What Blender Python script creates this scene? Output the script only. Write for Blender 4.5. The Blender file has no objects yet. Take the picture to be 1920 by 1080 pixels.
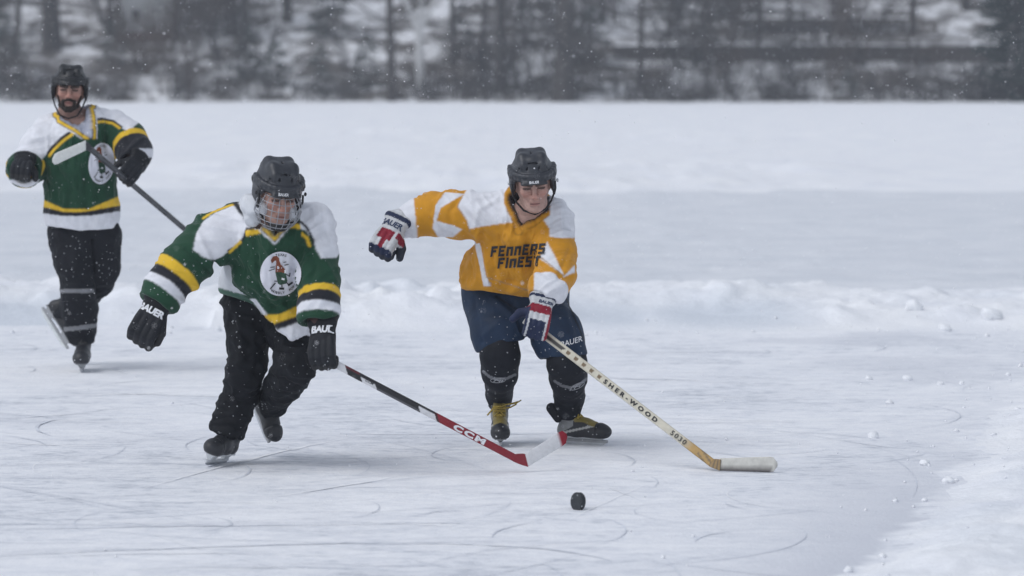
import bpy, bmesh, math, random
import numpy as np
from mathutils import Vector, Matrix
from mathutils.bvhtree import BVHTree

random.seed(7)
RNG = np.random.default_rng(11)
scene = bpy.context.scene
COL = scene.collection

# ------------------------------------------------------------------ camera
FPX = 7200.0            # focal length in photograph pixels (135 mm on a 36 mm wide frame, 1920 px)
CAM_H = 1.9
PITCH = math.atan(460.0 / FPX)
cam_d = bpy.data.cameras.new('camera')
cam = bpy.data.objects.new('camera', cam_d)
COL.objects.link(cam)
cam_d.sensor_width = 36.0
cam_d.lens = 135.0
cam_d.clip_start = 0.5
cam_d.clip_end = 3000.0
cam.location = (0, 0, CAM_H)
cam.rotation_euler = (math.pi / 2 - PITCH, 0, 0)
cam_d.dof.use_dof = True
cam_d.dof.focus_distance = 17.8
cam_d.dof.aperture_fstop = 3.2
scene.camera = cam

# ------------------------------------------------------------------ light
SUN_EL, SUN_AZ = math.radians(48), math.radians(-62)     # sun high over the viewer's left shoulder, behind snow cloud
world = bpy.data.worlds.new('World')
scene.world = world
world.use_nodes = True
wn = world.node_tree
wn.nodes.clear()
sky = wn.nodes.new('ShaderNodeTexSky')
sky.sky_type = 'NISHITA'
sky.sun_disc = False
sky.sun_elevation = SUN_EL
sky.sun_rotation = SUN_AZ
sky.air_density = 1.0
sky.dust_density = 1.0
sky.ozone_density = 1.0
hs = wn.nodes.new('ShaderNodeHueSaturation')
hs.inputs['Saturation'].default_value = 0.37
bg = wn.nodes.new('ShaderNodeBackground')
bg.inputs['Strength'].default_value = 0.15
wo = wn.nodes.new('ShaderNodeOutputWorld')
wn.links.new(sky.outputs[0], hs.inputs['Color'])
wn.links.new(hs.outputs[0], bg.inputs['Color'])
wn.links.new(bg.outputs[0], wo.inputs['Surface'])
sun_d = bpy.data.lights.new('sun', 'SUN')
sun_d.energy = 1.0
sun_d.angle = math.radians(34)
sun_d.color = (0.98, 0.99, 1.0)
sun = bpy.data.objects.new('sun', sun_d)
COL.objects.link(sun)
_d = Vector((math.sin(SUN_AZ) * math.cos(SUN_EL), math.cos(SUN_AZ) * math.cos(SUN_EL), math.sin(SUN_EL)))
_d = Vector((-0.62 * math.cos(SUN_EL), -0.35 * math.cos(SUN_EL), math.sin(SUN_EL))).normalized()
sky.sun_rotation = math.atan2(_d.x, _d.y)
sun.rotation_euler = _d.to_track_quat('Z', 'Y').to_euler()
sun.location = (-10, -10, 40)
vs = scene.view_settings
vs.view_transform = 'Standard'
vs.look = 'None'
vs.gamma = 1.0
vs.use_curve_mapping = False
vs.exposure = 0.03
scene.render.engine = 'CYCLES'
scene.cycles.max_bounces = 6
scene.cycles.diffuse_bounces = 3
scene.cycles.volume_bounces = 1
scene.cycles.transparent_max_bounces = 8
scene.cycles.use_denoising = True
HAZE_DENSITY = 0.0009

# ------------------------------------------------------------------ placing helpers
_F = np.array([0, math.cos(PITCH), -math.sin(PITCH)])
_U = np.array([0, math.sin(PITCH), math.cos(PITCH)])
_R = np.array([1.0, 0, 0])
_C = np.array([0, 0, CAM_H])

def ray(px, py):
    return _F + (px - 960.0) / FPX * _R + (540.0 - py) / FPX * _U

def W(px, py, Y):
    """world point seen at (px, py) of the photograph, standing Y metres away"""
    r = ray(px, py)
    return _C + r * (Y / r[1])

def ground(px, py, z=0.0):
    r = ray(px, py)
    return _C + r * ((z - CAM_H) / r[2])

def unit(v):
    v = np.asarray(v, float)
    return v / (np.linalg.norm(v) + 1e-12)

# ------------------------------------------------------------------ numpy noise
_TAB = RNG.random((32, 32, 32)).astype(np.float32)
def vnoise(P):
    P = np.asarray(P, np.float64)
    i = np.floor(P).astype(np.int64)
    f = P - i
    f = f * f * (3 - 2 * f)
    i0 = i % 32; i1 = (i + 1) % 32
    x0, y0, z0 = i0[..., 0], i0[..., 1], i0[..., 2]
    x1, y1, z1 = i1[..., 0], i1[..., 1], i1[..., 2]
    fx, fy, fz = f[..., 0], f[..., 1], f[..., 2]
    a = _TAB[x0, y0, z0] * (1 - fx) + _TAB[x1, y0, z0] * fx
    b = _TAB[x0, y1, z0] * (1 - fx) + _TAB[x1, y1, z0] * fx
    c = _TAB[x0, y0, z1] * (1 - fx) + _TAB[x1, y0, z1] * fx
    d = _TAB[x0, y1, z1] * (1 - fx) + _TAB[x1, y1, z1] * fx
    return (a * (1 - fy) + b * fy) * (1 - fz) + (c * (1 - fy) + d * fy) * fz - 0.5

def fbm(P, octaves=4, gain=0.5):
    P = np.asarray(P, np.float64)
    s = 0; a = 1.0
    for o in range(octaves):
        s = s + a * vnoise(P * (2.03 ** o) + 7.31 * o)
        a *= gain
    return s

def ridge(P, octaves=2):
    s = 0; a = 1.0
    for o in range(octaves):
        s = s + a * (0.5 - np.abs(2 * vnoise(P * (2.1 ** o) + 3.7 * o)))
        a *= 0.45
    return s

# ------------------------------------------------------------------ solid modelling on a grid
def rc_dist(X, Y, Z, a, b, ra, rb, flat=None, fk=1.0):
    a = np.asarray(a, float); b = np.asarray(b, float); d = b - a
    dd = float(d @ d) + 1e-12
    px, py, pz = X - a[0], Y - a[1], Z - a[2]
    t = np.clip((px * d[0] + py * d[1] + pz * d[2]) / dd, 0, 1)
    qx, qy, qz = px - t * d[0], py - t * d[1], pz - t * d[2]
    if flat is not None:
        n = unit(flat)
        dn = (qx * n[0] + qy * n[1] + qz * n[2]) * (1.0 / fk - 1.0)
        qx, qy, qz = qx + n[0] * dn, qy + n[1] * dn, qz + n[2] * dn
    return np.sqrt(qx * qx + qy * qy + qz * qz) - (ra + (rb - ra) * t)

def ell_dist(X, Y, Z, c, r, R):
    px, py, pz = X - c[0], Y - c[1], Z - c[2]
    l = [px * R[0, k] + py * R[1, k] + pz * R[2, k] for k in range(3)]
    k0 = np.sqrt(sum((l[k] / r[k]) ** 2 for k in range(3)))
    k1 = np.sqrt(sum((l[k] / r[k] ** 2) ** 2 for k in range(3))) + 1e-9
    return k0 * (k0 - 1.0) / k1

def box_dist(X, Y, Z, c, h, R, rad):
    px, py, pz = X - c[0], Y - c[1], Z - c[2]
    l = [np.abs(px * R[0, k] + py * R[1, k] + pz * R[2, k]) - (h[k] - rad) for k in range(3)]
    o = np.sqrt(sum(np.maximum(q, 0) ** 2 for q in l))
    return o + np.minimum(np.maximum(np.maximum(l[0], l[1]), l[2]), 0) - rad

def smin(a, b, k):
    if k <= 0: return np.minimum(a, b)
    h = np.maximum(k - np.abs(a - b), 0) / k
    return np.minimum(a, b) - h * h * k * 0.25

I3 = np.eye(3)
class Field:
    def __init__(s, lo, hi, h, fine=None):
        s.ax = []
        for k in range(3):
            if fine is None:
                s.ax.append(np.arange(lo[k], hi[k] + h, h))
            else:
                fl, fh, f = fine
                a = np.arange(fl[k] - h, lo[k] - h, -h)[::-1]
                m = np.arange(fl[k], fh[k], f)
                c = np.arange(m[-1] + h, hi[k] + h, h)
                s.ax.append(np.concatenate([a, m, c]))
        s.D = np.full([len(a) for a in s.ax], 0.5, np.float32)
    def _blk(s, lo, hi):
        sl = tuple(slice(max(0, np.searchsorted(s.ax[k], lo[k]) - 1), np.searchsorted(s.ax[k], hi[k]) + 1) for k in range(3))
        X = s.ax[0][sl[0]].astype(np.float32)[:, None, None]
        Y = s.ax[1][sl[1]].astype(np.float32)[None, :, None]
        Z = s.ax[2][sl[2]].astype(np.float32)[None, None, :]
        return sl, X, Y, Z
    def _put(s, sl, d, k, op):
        if d.size == 0: return
        if op == 'u': s.D[sl] = smin(s.D[sl], d, k)
        elif op == 's': s.D[sl] = -smin(-s.D[sl], d, k)
    def cone(s, a, b, ra, rb, k=0.02, flat=None, fk=1.0, op='u'):
        a = np.asarray(a, float); b = np.asarray(b, float)
        m = max(ra, rb) * max(1, fk) + k + 0.02
        sl, X, Y, Z = s._blk(np.minimum(a, b) - m, np.maximum(a, b) + m)
        s._put(sl, rc_dist(X, Y, Z, a, b, ra, rb, flat, fk), k, op)
    def ell(s, c, r, R=I3, k=0.02, op='u'):
        m = max(r) + k + 0.02
        c = np.asarray(c, float)
        sl, X, Y, Z = s._blk(c - m, c + m)
        s._put(sl, ell_dist(X, Y, Z, c, r, R), k, op)
    def box(s, c, h, R=I3, rad=0.005, k=0.01, op='u'):
        m = np.linalg.norm(h) + k + 0.02
        c = np.asarray(c, float)
        sl, X, Y, Z = s._blk(c - m, c + m)
        s._put(sl, box_dist(X, Y, Z, c, h, R, rad), k, op)
    def chain(s, pts, k=0.03, flat=None, fk=1.0, op='u'):
        for (a, ra), (b, rb) in zip(pts[:-1], pts[1:]):
            s.cone(a, b, ra, rb, k, flat, fk, op)
    def plane(s, p, n, k=0.0):
        """keep the side the normal points away from"""
        n = unit(n)
        d = ((s.ax[0] - p[0]) * n[0])[:, None, None] + ((s.ax[1] - p[1]) * n[1])[None, :, None] + ((s.ax[2] - p[2]) * n[2])[None, None, :]
        s.D = -smin(-s.D, -d.astype(np.float32), k) if k else np.maximum(s.D, d.astype(np.float32))
    def mesh(s, smooth=2):
        D, (ax, ay, az) = s.D, s.ax
        ins = D < 0
        cnt = np.zeros([n - 1 for n in D.shape], np.int8)
        for i in (0, 1):
            for j in (0, 1):
                for k in (0, 1):
                    cnt += ins[i:ins.shape[0] - 1 + i, j:ins.shape[1] - 1 + j, k:ins.shape[2] - 1 + k]
        I, J, K = np.nonzero((cnt > 0) & (cnt < 8))
        idx = np.full(cnt.shape, -1, np.int32)
        idx[I, J, K] = np.arange(len(I))
        c = {}
        for i in (0, 1):
            for j in (0, 1):
                for k in (0, 1):
                    c[i, j, k] = D[I + i, J + j, K + k]
        acc = np.zeros((len(I), 3)); n = np.zeros(len(I))
        def pos(i, j, k): return np.stack([ax[I + i], ay[J + j], az[K + k]], 1)
        E = []
        for i in (0, 1):
            for j in (0, 1):
                E += [((0, i, j), (1, i, j)), ((i, 0, j), (i, 1, j)), ((i, j, 0), (i, j, 1))]
        for p, q in E:
            a, b = c[p], c[q]
            m = (a < 0) != (b < 0)
            t = np.where(m, a / np.where(m, a - b, 1), 0)
            P = pos(*p) + (pos(*q) - pos(*p)) * t[:, None]
            acc += np.where(m[:, None], P, 0); n += m
        V = acc / n[:, None]
        faces = []
        for axis in range(3):
            A = np.moveaxis(ins, axis, 0)
            x = np.moveaxis(idx, axis, 0)
            s0 = A[:-1, 1:-1, 1:-1]; s1 = A[1:, 1:-1, 1:-1]
            i, j, k = np.nonzero(s0 != s1)
            j1, k1 = j + 1, k + 1
            q = np.stack([x[i, j1 - 1, k1 - 1], x[i, j1, k1 - 1], x[i, j1, k1], x[i, j1 - 1, k1]], 1)
            flip = ~s0[i, j, k]
            if axis == 1: flip = ~flip
            q[flip] = q[flip][:, ::-1]
            faces.append(q)
        Fc = np.concatenate(faces)
        Fc = Fc[(Fc >= 0).all(1)]
        for _ in range(smooth): V = lap(V, Fc, 0.5)
        return V, Fc

def lap(V, Fc, w):
    a = Fc.ravel(); b = np.roll(Fc, -1, 1).ravel()
    n = np.bincount(a, minlength=len(V)) + np.bincount(b, minlength=len(V))
    out = np.empty_like(V)
    for k in range(3):
        out[:, k] = np.bincount(a, V[b, k], len(V)) + np.bincount(b, V[a, k], len(V))
    out /= np.maximum(n, 1)[:, None]
    return V + (out - V) * w

def normals(V, Fc):
    fn = np.cross(V[Fc[:, 2]] - V[Fc[:, 0]], V[Fc[:, 3]] - V[Fc[:, 1]])
    N = np.zeros_like(V)
    for k in range(3):
        for c in range(4):
            N[:, k] += np.bincount(Fc[:, c], fn[:, k], len(V))
    return N / (np.linalg.norm(N, axis=1)[:, None] + 1e-12)

def vdist(V, a, b, ra, rb, flat=None, fk=1.0):
    return rc_dist(V[:, 0], V[:, 1], V[:, 2], a, b, ra, rb, flat, fk)

def chain_param(V, pts):
    """nearest distance to a chain of joints and arc length along it"""
    best = np.full(len(V), 9.0); par = np.zeros(len(V)); L = 0
    for (a, ra), (b, rb) in zip(pts[:-1], pts[1:]):
        a = np.asarray(a); b = np.asarray(b); d = b - a; l = np.linalg.norm(d)
        t = ((V - a) @ d) / (l * l)
        tc = np.clip(t, 0, 1)
        q = np.linalg.norm(V - a - tc[:, None] * d, axis=1) - (ra + (rb - ra) * tc)
        m = q < best
        best = np.where(m, q, best); par = np.where(m, L + tc * l, par)
        L += l
    return best, par

def in_poly(u, v, poly):
    m = np.zeros(len(u), bool)
    n = len(poly)
    for i in range(n):
        x0, y0 = poly[i]; x1, y1 = poly[(i + 1) % n]
        if y0 == y1: continue
        c = ((v < y0) != (v < y1)) & (u < (x1 - x0) * (v - y0) / (y1 - y0) + x0)
        m ^= c
    return m

def poly_line_dist(u, v, pts):
    best = np.full(len(u), 1e9)
    for (x0, y0), (x1, y1) in zip(pts[:-1], pts[1:]):
        dx, dy = x1 - x0, y1 - y0
        t = np.clip(((u - x0) * dx + (v - y0) * dy) / (dx * dx + dy * dy + 1e-9), 0, 1)
        best = np.minimum(best, np.hypot(u - x0 - t * dx, v - y0 - t * dy))
    return best

# ------------------------------------------------------------------ objects
ORIGIN = np.zeros(3)
def mk(name, V, Fc, mat, parent=None, cols=None, smooth=True, origin=None):
    me = bpy.data.meshes.new(name)
    V = np.asarray(V, np.float64) - (ORIGIN if origin is None else origin)
    if isinstance(Fc, np.ndarray):
        k = Fc.shape[1]
        me.vertices.add(len(V)); me.vertices.foreach_set('co', V.astype(np.float32).ravel())
        me.loops.add(Fc.size); me.loops.foreach_set('vertex_index', Fc.astype(np.int32).ravel())
        me.polygons.add(len(Fc))
        me.polygons.foreach_set('loop_start', np.arange(0, Fc.size, k, dtype=np.int32))
        me.update(calc_edges=True)
        me.validate()
    else:
        me.from_pydata([tuple(v) for v in V], [], [tuple(f) for f in Fc])
        me.update()
    if smooth: me.polygons.foreach_set('use_smooth', np.ones(len(me.polygons), bool))
    if cols is not None:
        at = me.color_attributes.new('Col', 'FLOAT_COLOR', 'POINT')
        c4 = np.ones((len(V), 4), np.float32); c4[:, :3] = cols
        at.data.foreach_set('color', c4.ravel())
    if mat is not None: me.materials.append(mat)
    o = bpy.data.objects.new(name, me)
    COL.objects.link(o)
    if parent is not None: o.parent = parent
    return o

def thing(name, label, cat, loc=(0, 0, 0), group=None):
    global ORIGIN
    o = bpy.data.objects.new(name, None)
    COL.objects.link(o)
    o.location = loc; o.empty_display_size = 0.2
    o['label'] = label; o['category'] = cat
    if group: o['group'] = group
    ORIGIN = np.array(loc, float)
    return o

def tag(o, label=None, cat=None, group=None, kind=None):
    if label: o['label'] = label
    if cat: o['category'] = cat
    if group: o['group'] = group
    if kind: o['kind'] = kind
    return o

def centre(o):
    """put a lone mesh's origin at the middle of its foot"""
    me = o.data
    co = np.empty(len(me.vertices) * 3, np.float32); me.vertices.foreach_get('co', co); co = co.reshape(-1, 3)
    c = (co.min(0) + co.max(0)) / 2; c[2] = co[:, 2].min()
    co -= c; me.vertices.foreach_set('co', co.ravel()); me.update()
    o.location = c
    return o

# ------------------------------------------------------------------ poly builders
class PB:
    def __init__(s): s.V = []; s.F = []; s.C = []
    def add(s, V, F, c=None):
        n = len(s.V)
        s.V += [tuple(v) for v in V]; s.F += [tuple(i + n for i in f) for f in F]
        if c is not None: s.C += [tuple(c)] * len(V)
    def tube(s, pts, r, sides=6, c=None, caps=True):
        pts = [np.asarray(p, float) for p in pts]
        rr = r if hasattr(r, '__len__') else [r] * len(pts)
        V = []; n = len(pts); prev = None
        for i, p in enumerate(pts):
            t = unit(pts[min(i + 1, n - 1)] - pts[max(i - 1, 0)])
            if prev is None:
                a = np.array([0, 0, 1.0]) if abs(t[2]) < 0.9 else np.array([1.0, 0, 0])
                prev = unit(np.cross(t, a))
            u = unit(prev - t * (prev @ t)); prev = u
            w = np.cross(t, u)
            for k in range(sides):
                an = 2 * math.pi * k / sides
                V.append(p + rr[i] * (math.cos(an) * u + math.sin(an) * w))
        F = []
        for i in range(n - 1):
            for k in range(sides):
                F.append((i * sides + k, i * sides + (k + 1) % sides, (i + 1) * sides + (k + 1) % sides, (i + 1) * sides + k))
        if caps:
            F.append(tuple(range(sides))[::-1]); F.append(tuple((n - 1) * sides + k for k in range(sides)))
        s.add(V, F, c)
    def box(s, c0, hx, hy, hz, R=I3, c=None):
        c0 = np.asarray(c0, float)
        V = [c0 + R @ np.array([sx * hx, sy * hy, sz * hz]) for sx in (-1, 1) for sy in (-1, 1) for sz in (-1, 1)]
        s.add(V, [(0, 1, 3, 2), (4, 6, 7, 5), (0, 4, 5, 1), (2, 3, 7, 6), (0, 2, 6, 4), (1, 5, 7, 3)], c)
    def sphere(s, c0, r, nu=10, nv=8, R=I3, c=None):
        c0 = np.asarray(c0, float); r = np.asarray(r, float) * np.ones(3)
        V = [c0 + R @ (r * np.array([0, 0, 1.0]))]
        for i in range(1, nv):
            th = math.pi * i / nv
            for k in range(nu):
                ph = 2 * math.pi * k / nu
                V.append(c0 + R @ (r * np.array([math.sin(th) * math.cos(ph), math.sin(th) * math.sin(ph), math.cos(th)])))
        V.append(c0 - R @ (r * np.array([0, 0, 1.0])))
        F = [(0, 1 + k, 1 + (k + 1) % nu) for k in range(nu)]
        for i in range(nv - 2):
            for k in range(nu):
                a = 1 + i * nu
                F.append((a + k, a + nu + k, a + nu + (k + 1) % nu, a + (k + 1) % nu))
        e = len(V) - 1; a = 1 + (nv - 2) * nu
        F += [(e, a + (k + 1) % nu, a + k) for k in range(nu)]
        s.add(V, F, c)
    def obj(s, name, mat, parent=None, smooth=True, origin=None):
        return mk(name, np.array(s.V), s.F, mat, parent, np.array(s.C) if len(s.C) == len(s.V) and s.C else None, smooth, origin)

def tris_bvh(V, Fc):
    return BVHTree.FromPolygons([Vector(v) for v in V], [tuple(int(i) for i in f) for f in Fc])

def text_shape(txt, bold=0.0, spacing=1.0):
    cu = bpy.data.curves.new('lettering', 'FONT')
    cu.body = txt; cu.size = 1.0; cu.offset = bold; cu.space_character = spacing
    cu.resolution_u = 3
    o = bpy.data.objects.new('lettering', cu)
    COL.objects.link(o)
    dg = bpy.context.evaluated_depsgraph_get(); dg.update()
    me = bpy.data.meshes.new_from_object(o.evaluated_get(dg))
    bm = bmesh.new(); bm.from_mesh(me)
    bmesh.ops.triangulate(bm, faces=bm.faces[:])
    long_ = [e for e in bm.edges if e.calc_length() > 0.35]
    if long_: bmesh.ops.subdivide_edges(bm, edges=long_, cuts=2)
    bmesh.ops.triangulate(bm, faces=bm.faces[:])
    V = np.array([v.co[:2] for v in bm.verts]); bm.verts.index_update()
    F = [tuple(v.index for v in f.verts) for f in bm.faces]
    bm.free()
    bpy.data.objects.remove(o); bpy.data.curves.remove(cu); bpy.data.meshes.remove(me)
    lo, hi = V.min(0), V.max(0)
    V = (V - (lo + hi) / 2) / (hi[1] - lo[1])          # centred, height 1
    return V, F

def project(V2, F, c0, ux, uy, bvh, direction, off=0.003, reach=1.0):
    """lay a flat print given in the plane (ux, uy) about c0 on the surface behind it"""
    out = []; hit = []
    d = Vector(direction).normalized()
    for u, v in V2:
        p = np.asarray(c0) + ux * u + uy * v
        h = bvh.ray_cast(Vector(p) - d * reach, d, reach * 2)
        if h[0] is None:
            out.append(p); hit.append(False)
        else:
            out.append(np.array(h[0]) - np.array(d) * off); hit.append(True)
    F = [f for f in F if all(hit[i] for i in f) and max(np.linalg.norm(out[f[0]] - out[i]) for i in f) < 0.25]
    used = sorted({i for f in F for i in f}); mp = {i: k for k, i in enumerate(used)}
    return [out[i] for i in used], [tuple(mp[i] for i in f) for f in F]

# ------------------------------------------------------------------ materials
def nodes_of(m):
    m.use_nodes = True
    return m.node_tree.nodes, m.node_tree.links, m.node_tree.nodes['Principled BSDF']

def N(nt, kind, **kw):
    n = nt.new('ShaderNode' + kind)
    for k, v in kw.items():
        if k in n.inputs: n.inputs[k].default_value = v
        else: setattr(n, k, v)
    return n

def material(name, color=None, rough=0.7, var=0.12, nscale=30.0, bump=0.15, bscale=400.0, metal=0.0, spec=0.4,
             specks=0.0, sheen=0.0, streak=None, coat=0.0):
    """colour (or the 'Col' attribute) with fine relief, slight uneven wear and optional clinging snow flecks"""
    m = bpy.data.materials.new(name)
    nt, ln, b = nodes_of(m)
    tc = N(nt, 'TexCoord')
    if color is None:
        at = N(nt, 'Attribute', attribute_name='Col'); src = at.outputs['Color']
    else:
        rgb = N(nt, 'RGB'); rgb.outputs[0].default_value = (*color, 1); src = rgb.outputs[0]
    nz = N(nt, 'TexNoise', Scale=nscale, Detail=4.0)
    if streak:
        mp = N(nt, 'Mapping'); mp.inputs['Scale'].default_value = streak
        ln.new(tc.outputs['Object'], mp.inputs[0]); ln.new(mp.outputs[0], nz.inputs['Vector'])
    else:
        ln.new(tc.outputs['Object'], nz.inputs['Vector'])
    mr = N(nt, 'MapRange'); mr.inputs['From Min'].default_value = 0.25; mr.inputs['From Max'].default_value = 0.75
    mr.inputs['To Min'].default_value = 1 - var; mr.inputs['To Max'].default_value = 1 + var
    ln.new(nz.outputs[0], mr.inputs[0])
    mx = N(nt, 'VectorMath', operation='SCALE')
    ln.new(src, mx.inputs[0]); ln.new(mr.outputs[0], mx.inputs['Scale'])
    out = mx.outputs[0]
    if specks > 0:
        vo = N(nt, 'TexVoronoi', Scale=55.0); vo.inputs['Randomness'].default_value = 1.0
        ln.new(tc.outputs['Object'], vo.inputs['Vector'])
        n2 = N(nt, 'TexNoise', Scale=9.0, Detail=2.0); ln.new(tc.outputs['Object'], n2.inputs['Vector'])
        ad = N(nt, 'Math', operation='MULTIPLY_ADD'); ad.inputs[1].default_value = 0.5; ad.inputs[2].default_value = -0.12 + 0.1 * (specks - 1)
        ln.new(n2.outputs[0], ad.inputs[0])
        lt = N(nt, 'Math', operation='LESS_THAN'); ln.new(vo.outputs['Distance'], lt.inputs[0]); ln.new(ad.outputs[0], lt.inputs[1])
        rn = N(nt, 'Math', operation='GREATER_THAN'); rn.inputs[1].default_value = 0.55
        sp = N(nt, 'SeparateColor'); ln.new(vo.outputs['Color'], sp.inputs[0]); ln.new(sp.outputs[0], rn.inputs[0])
        mu = N(nt, 'Math', operation='MULTIPLY'); ln.new(lt.outputs[0], mu.inputs[0]); ln.new(rn.outputs[0], mu.inputs[1])
        mm = N(nt, 'Math', operation='MULTIPLY'); mm.inputs[1].default_value = 0.6; ln.new(mu.outputs[0], mm.inputs[0])
        mix = N(nt, 'Mix', data_type='RGBA'); mix.inputs['B'].default_value = (0.6, 0.62, 0.66, 1)
        for s_ in mix.inputs:
            pass
        ln.new(mm.outputs[0], mix.inputs[0]); ln.new(out, mix.inputs[6]); mix.inputs[7].default_value = (0.6, 0.62, 0.66, 1)
        out = mix.outputs[2]
    ln.new(out, b.inputs['Base Color'])
    b.inputs['Roughness'].default_value = rough
    b.inputs['Metallic'].default_value = metal
    b.inputs['Specular IOR Level'].default_value = spec
    if sheen: b.inputs['Sheen Weight'].default_value = sheen
    if coat: b.inputs['Coat Weight'].default_value = coat
    if bump > 0:
        n3 = N(nt, 'TexNoise', Scale=bscale, Detail=3.0); ln.new(tc.outputs['Object'], n3.inputs['Vector'])
        bp = N(nt, 'Bump', Strength=bump, Distance=0.004); ln.new(n3.outputs[0], bp.inputs['Height']); ln.new(bp.outputs[0], b.inputs['Normal'])
    return m

M = {}
M['jersey'] = material('jersey_cloth', None, 0.75, 0.10, 25, 0.25, 350, spec=0.25, sheen=0.08, specks=0.65)
M['trouser'] = material('dark_trouser_cloth', None, 0.7, 0.25, 14, 0.35, 260, spec=0.2, specks=1.05)
M['skin'] = material('skin', None, 0.55, 0.10, 60, 0.12, 500, spec=0.35)
M['hair'] = material('hair', (0.02, 0.014, 0.011), 0.6, 0.4, 120, 0.6, 300, spec=0.3)
M['helmet'] = material('helmet_plastic', None, 0.42, 0.10, 20, 0.06, 300, spec=0.5)
M['glove'] = material('glove_leather', None, 0.6, 0.18, 40, 0.3, 220, spec=0.25, specks=0.6)
M['boot'] = material('skate_boot', None, 0.45, 0.2, 40, 0.2, 200, spec=0.45, specks=0.9)
M['steel'] = material('skate_steel', (0.55, 0.57, 0.6), 0.3, 0.1, 40, 0.05, 200, metal=0.9)
M['holder'] = material('white_holder_plastic', (0.62, 0.64, 0.67), 0.45, 0.08, 30, 0.05, 100)
M['holder_grey'] = material('grey_holder_plastic', (0.32, 0.33, 0.35), 0.45, 0.1, 30, 0.05, 100)
M['lace_yellow'] = material('yellow_lace', (0.36, 0.26, 0.05), 0.8, 0.25, 90, 0.4, 400)
M['lace_dark'] = material('dark_lace', (0.05, 0.05, 0.05), 0.8, 0.25, 90, 0.4, 400)
M['strap'] = material('black_strap', (0.012, 0.012, 0.014), 0.55, 0.2, 60, 0.2, 300)
M['wire'] = material('cage_wire', (0.33, 0.34, 0.37), 0.35, 0.05, 50, 0.0, 100, metal=0.55)
M['ink_white'] = material('white_print', (0.74, 0.75, 0.78), 0.6, 0.06, 60, 0.0)
M['ink_black'] = material('black_print', (0.016, 0.017, 0.022), 0.6, 0.15, 60, 0.0)
M['ink_navy'] = material('navy_print', (0.02, 0.035, 0.09), 0.6, 0.1, 60, 0.0)
M['ink_brown'] = material('brown_print', (0.21, 0.055, 0.025), 0.6, 0.15, 60, 0.0)
M['ink_green'] = material('green_print', (0.02, 0.06, 0.035), 0.6, 0.15, 60, 0.0)
M['ink_grey'] = material('grey_print', (0.30, 0.31, 0.33), 0.6, 0.15, 60, 0.0)
M['ink_silver'] = material('reflective_band', (0.34, 0.35, 0.38), 0.4, 0.2, 60, 0.0)
M['stick'] = material('painted_shaft', None, 0.4, 0.10, 40, 0.08, 120, spec=0.45)
M['tape'] = material('blade_tape', None, 0.8, 0.08, 60, 0.4, 160)
M['rubber'] = material('puck_rubber', None, 0.6, 0.3, 50, 0.4, 150)
M['eye'] = material('eye', None, 0.15, 0.0, 50, 0.0)
M['trouser_plain'] = material('plain_dark_cloth', None, 0.7, 0.2, 20, 0.3, 300, spec=0.25)
M['shorts'] = material('nylon_shorts', None, 0.6, 0.22, 14, 0.25, 260, spec=0.25, specks=0.8)
M['crest'] = material('crest_cloth', (0.66, 0.67, 0.74), 0.7, 0.05, 25, 0.1, 300, spec=0.25)
M['puck'] = material('snowy_rubber', (0.022, 0.026, 0.032), 0.6, 0.3, 60, 0.4, 200, specks=1.6)

# ------------------------------------------------------------------ people: shared builders
WHITE = (0.70, 0.71, 0.76); GREEN = (0.0085, 0.050, 0.0245); YEL = (0.72, 0.46, 0.03); BLK = (0.013, 0.014, 0.020)
GOLD = (0.57, 0.258, 0.013); NAVY = (0.013, 0.033, 0.085); SILVER = (0.36, 0.37, 0.40)

def rot(yaw, pitch, roll):
    return np.array((Matrix.Rotation(math.radians(yaw), 3, 'Z') @ Matrix.Rotation(math.radians(pitch), 3, 'X') @ Matrix.Rotation(math.radians(roll), 3, 'Y')))

class Frame:
    def __init__(s, O, R): s.O = np.asarray(O, float); s.R = np.asarray(R, float)
    def w(s, *p): return s.O + s.R @ np.asarray(p, float)
    def loc(s, V): return (V - s.O) @ s.R

class Player:
    def __init__(s, cx, cy, Y0):
        s.cx, s.cy, s.Y0 = cx, cy, Y0
        s.s = FPX / Y0
        s.C0 = W(cx, cy, Y0)
        n = unit(ray(cx, cy)); s.n = n
        s.r = unit(np.cross(n, [0, 0, 1])); s.u = np.cross(s.r, n)
    def p(s, px, py, dy=0.0): return W(px, py, s.Y0 + dy)
    def m(s, px): return px / s.s
    def ch(s, pts): return [(s.p(a, b, c), s.m(r)) for a, b, c, r in pts]
    def uv(s, V):
        """front view of the garment, seen from where the player looks"""
        d = V - s.C0
        return s.cx + d @ s.r * s.s, s.cy - d @ s.u * s.s

def field_for(chains, h, pad=0.06, fine=None):
    P = np.array([p for c in chains for p, r in c]); Rr = np.array([r for c in chains for p, r in c])
    return Field((P - Rr[:, None]).min(0) - pad, (P + Rr[:, None]).max(0) + pad, h, fine)

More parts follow.
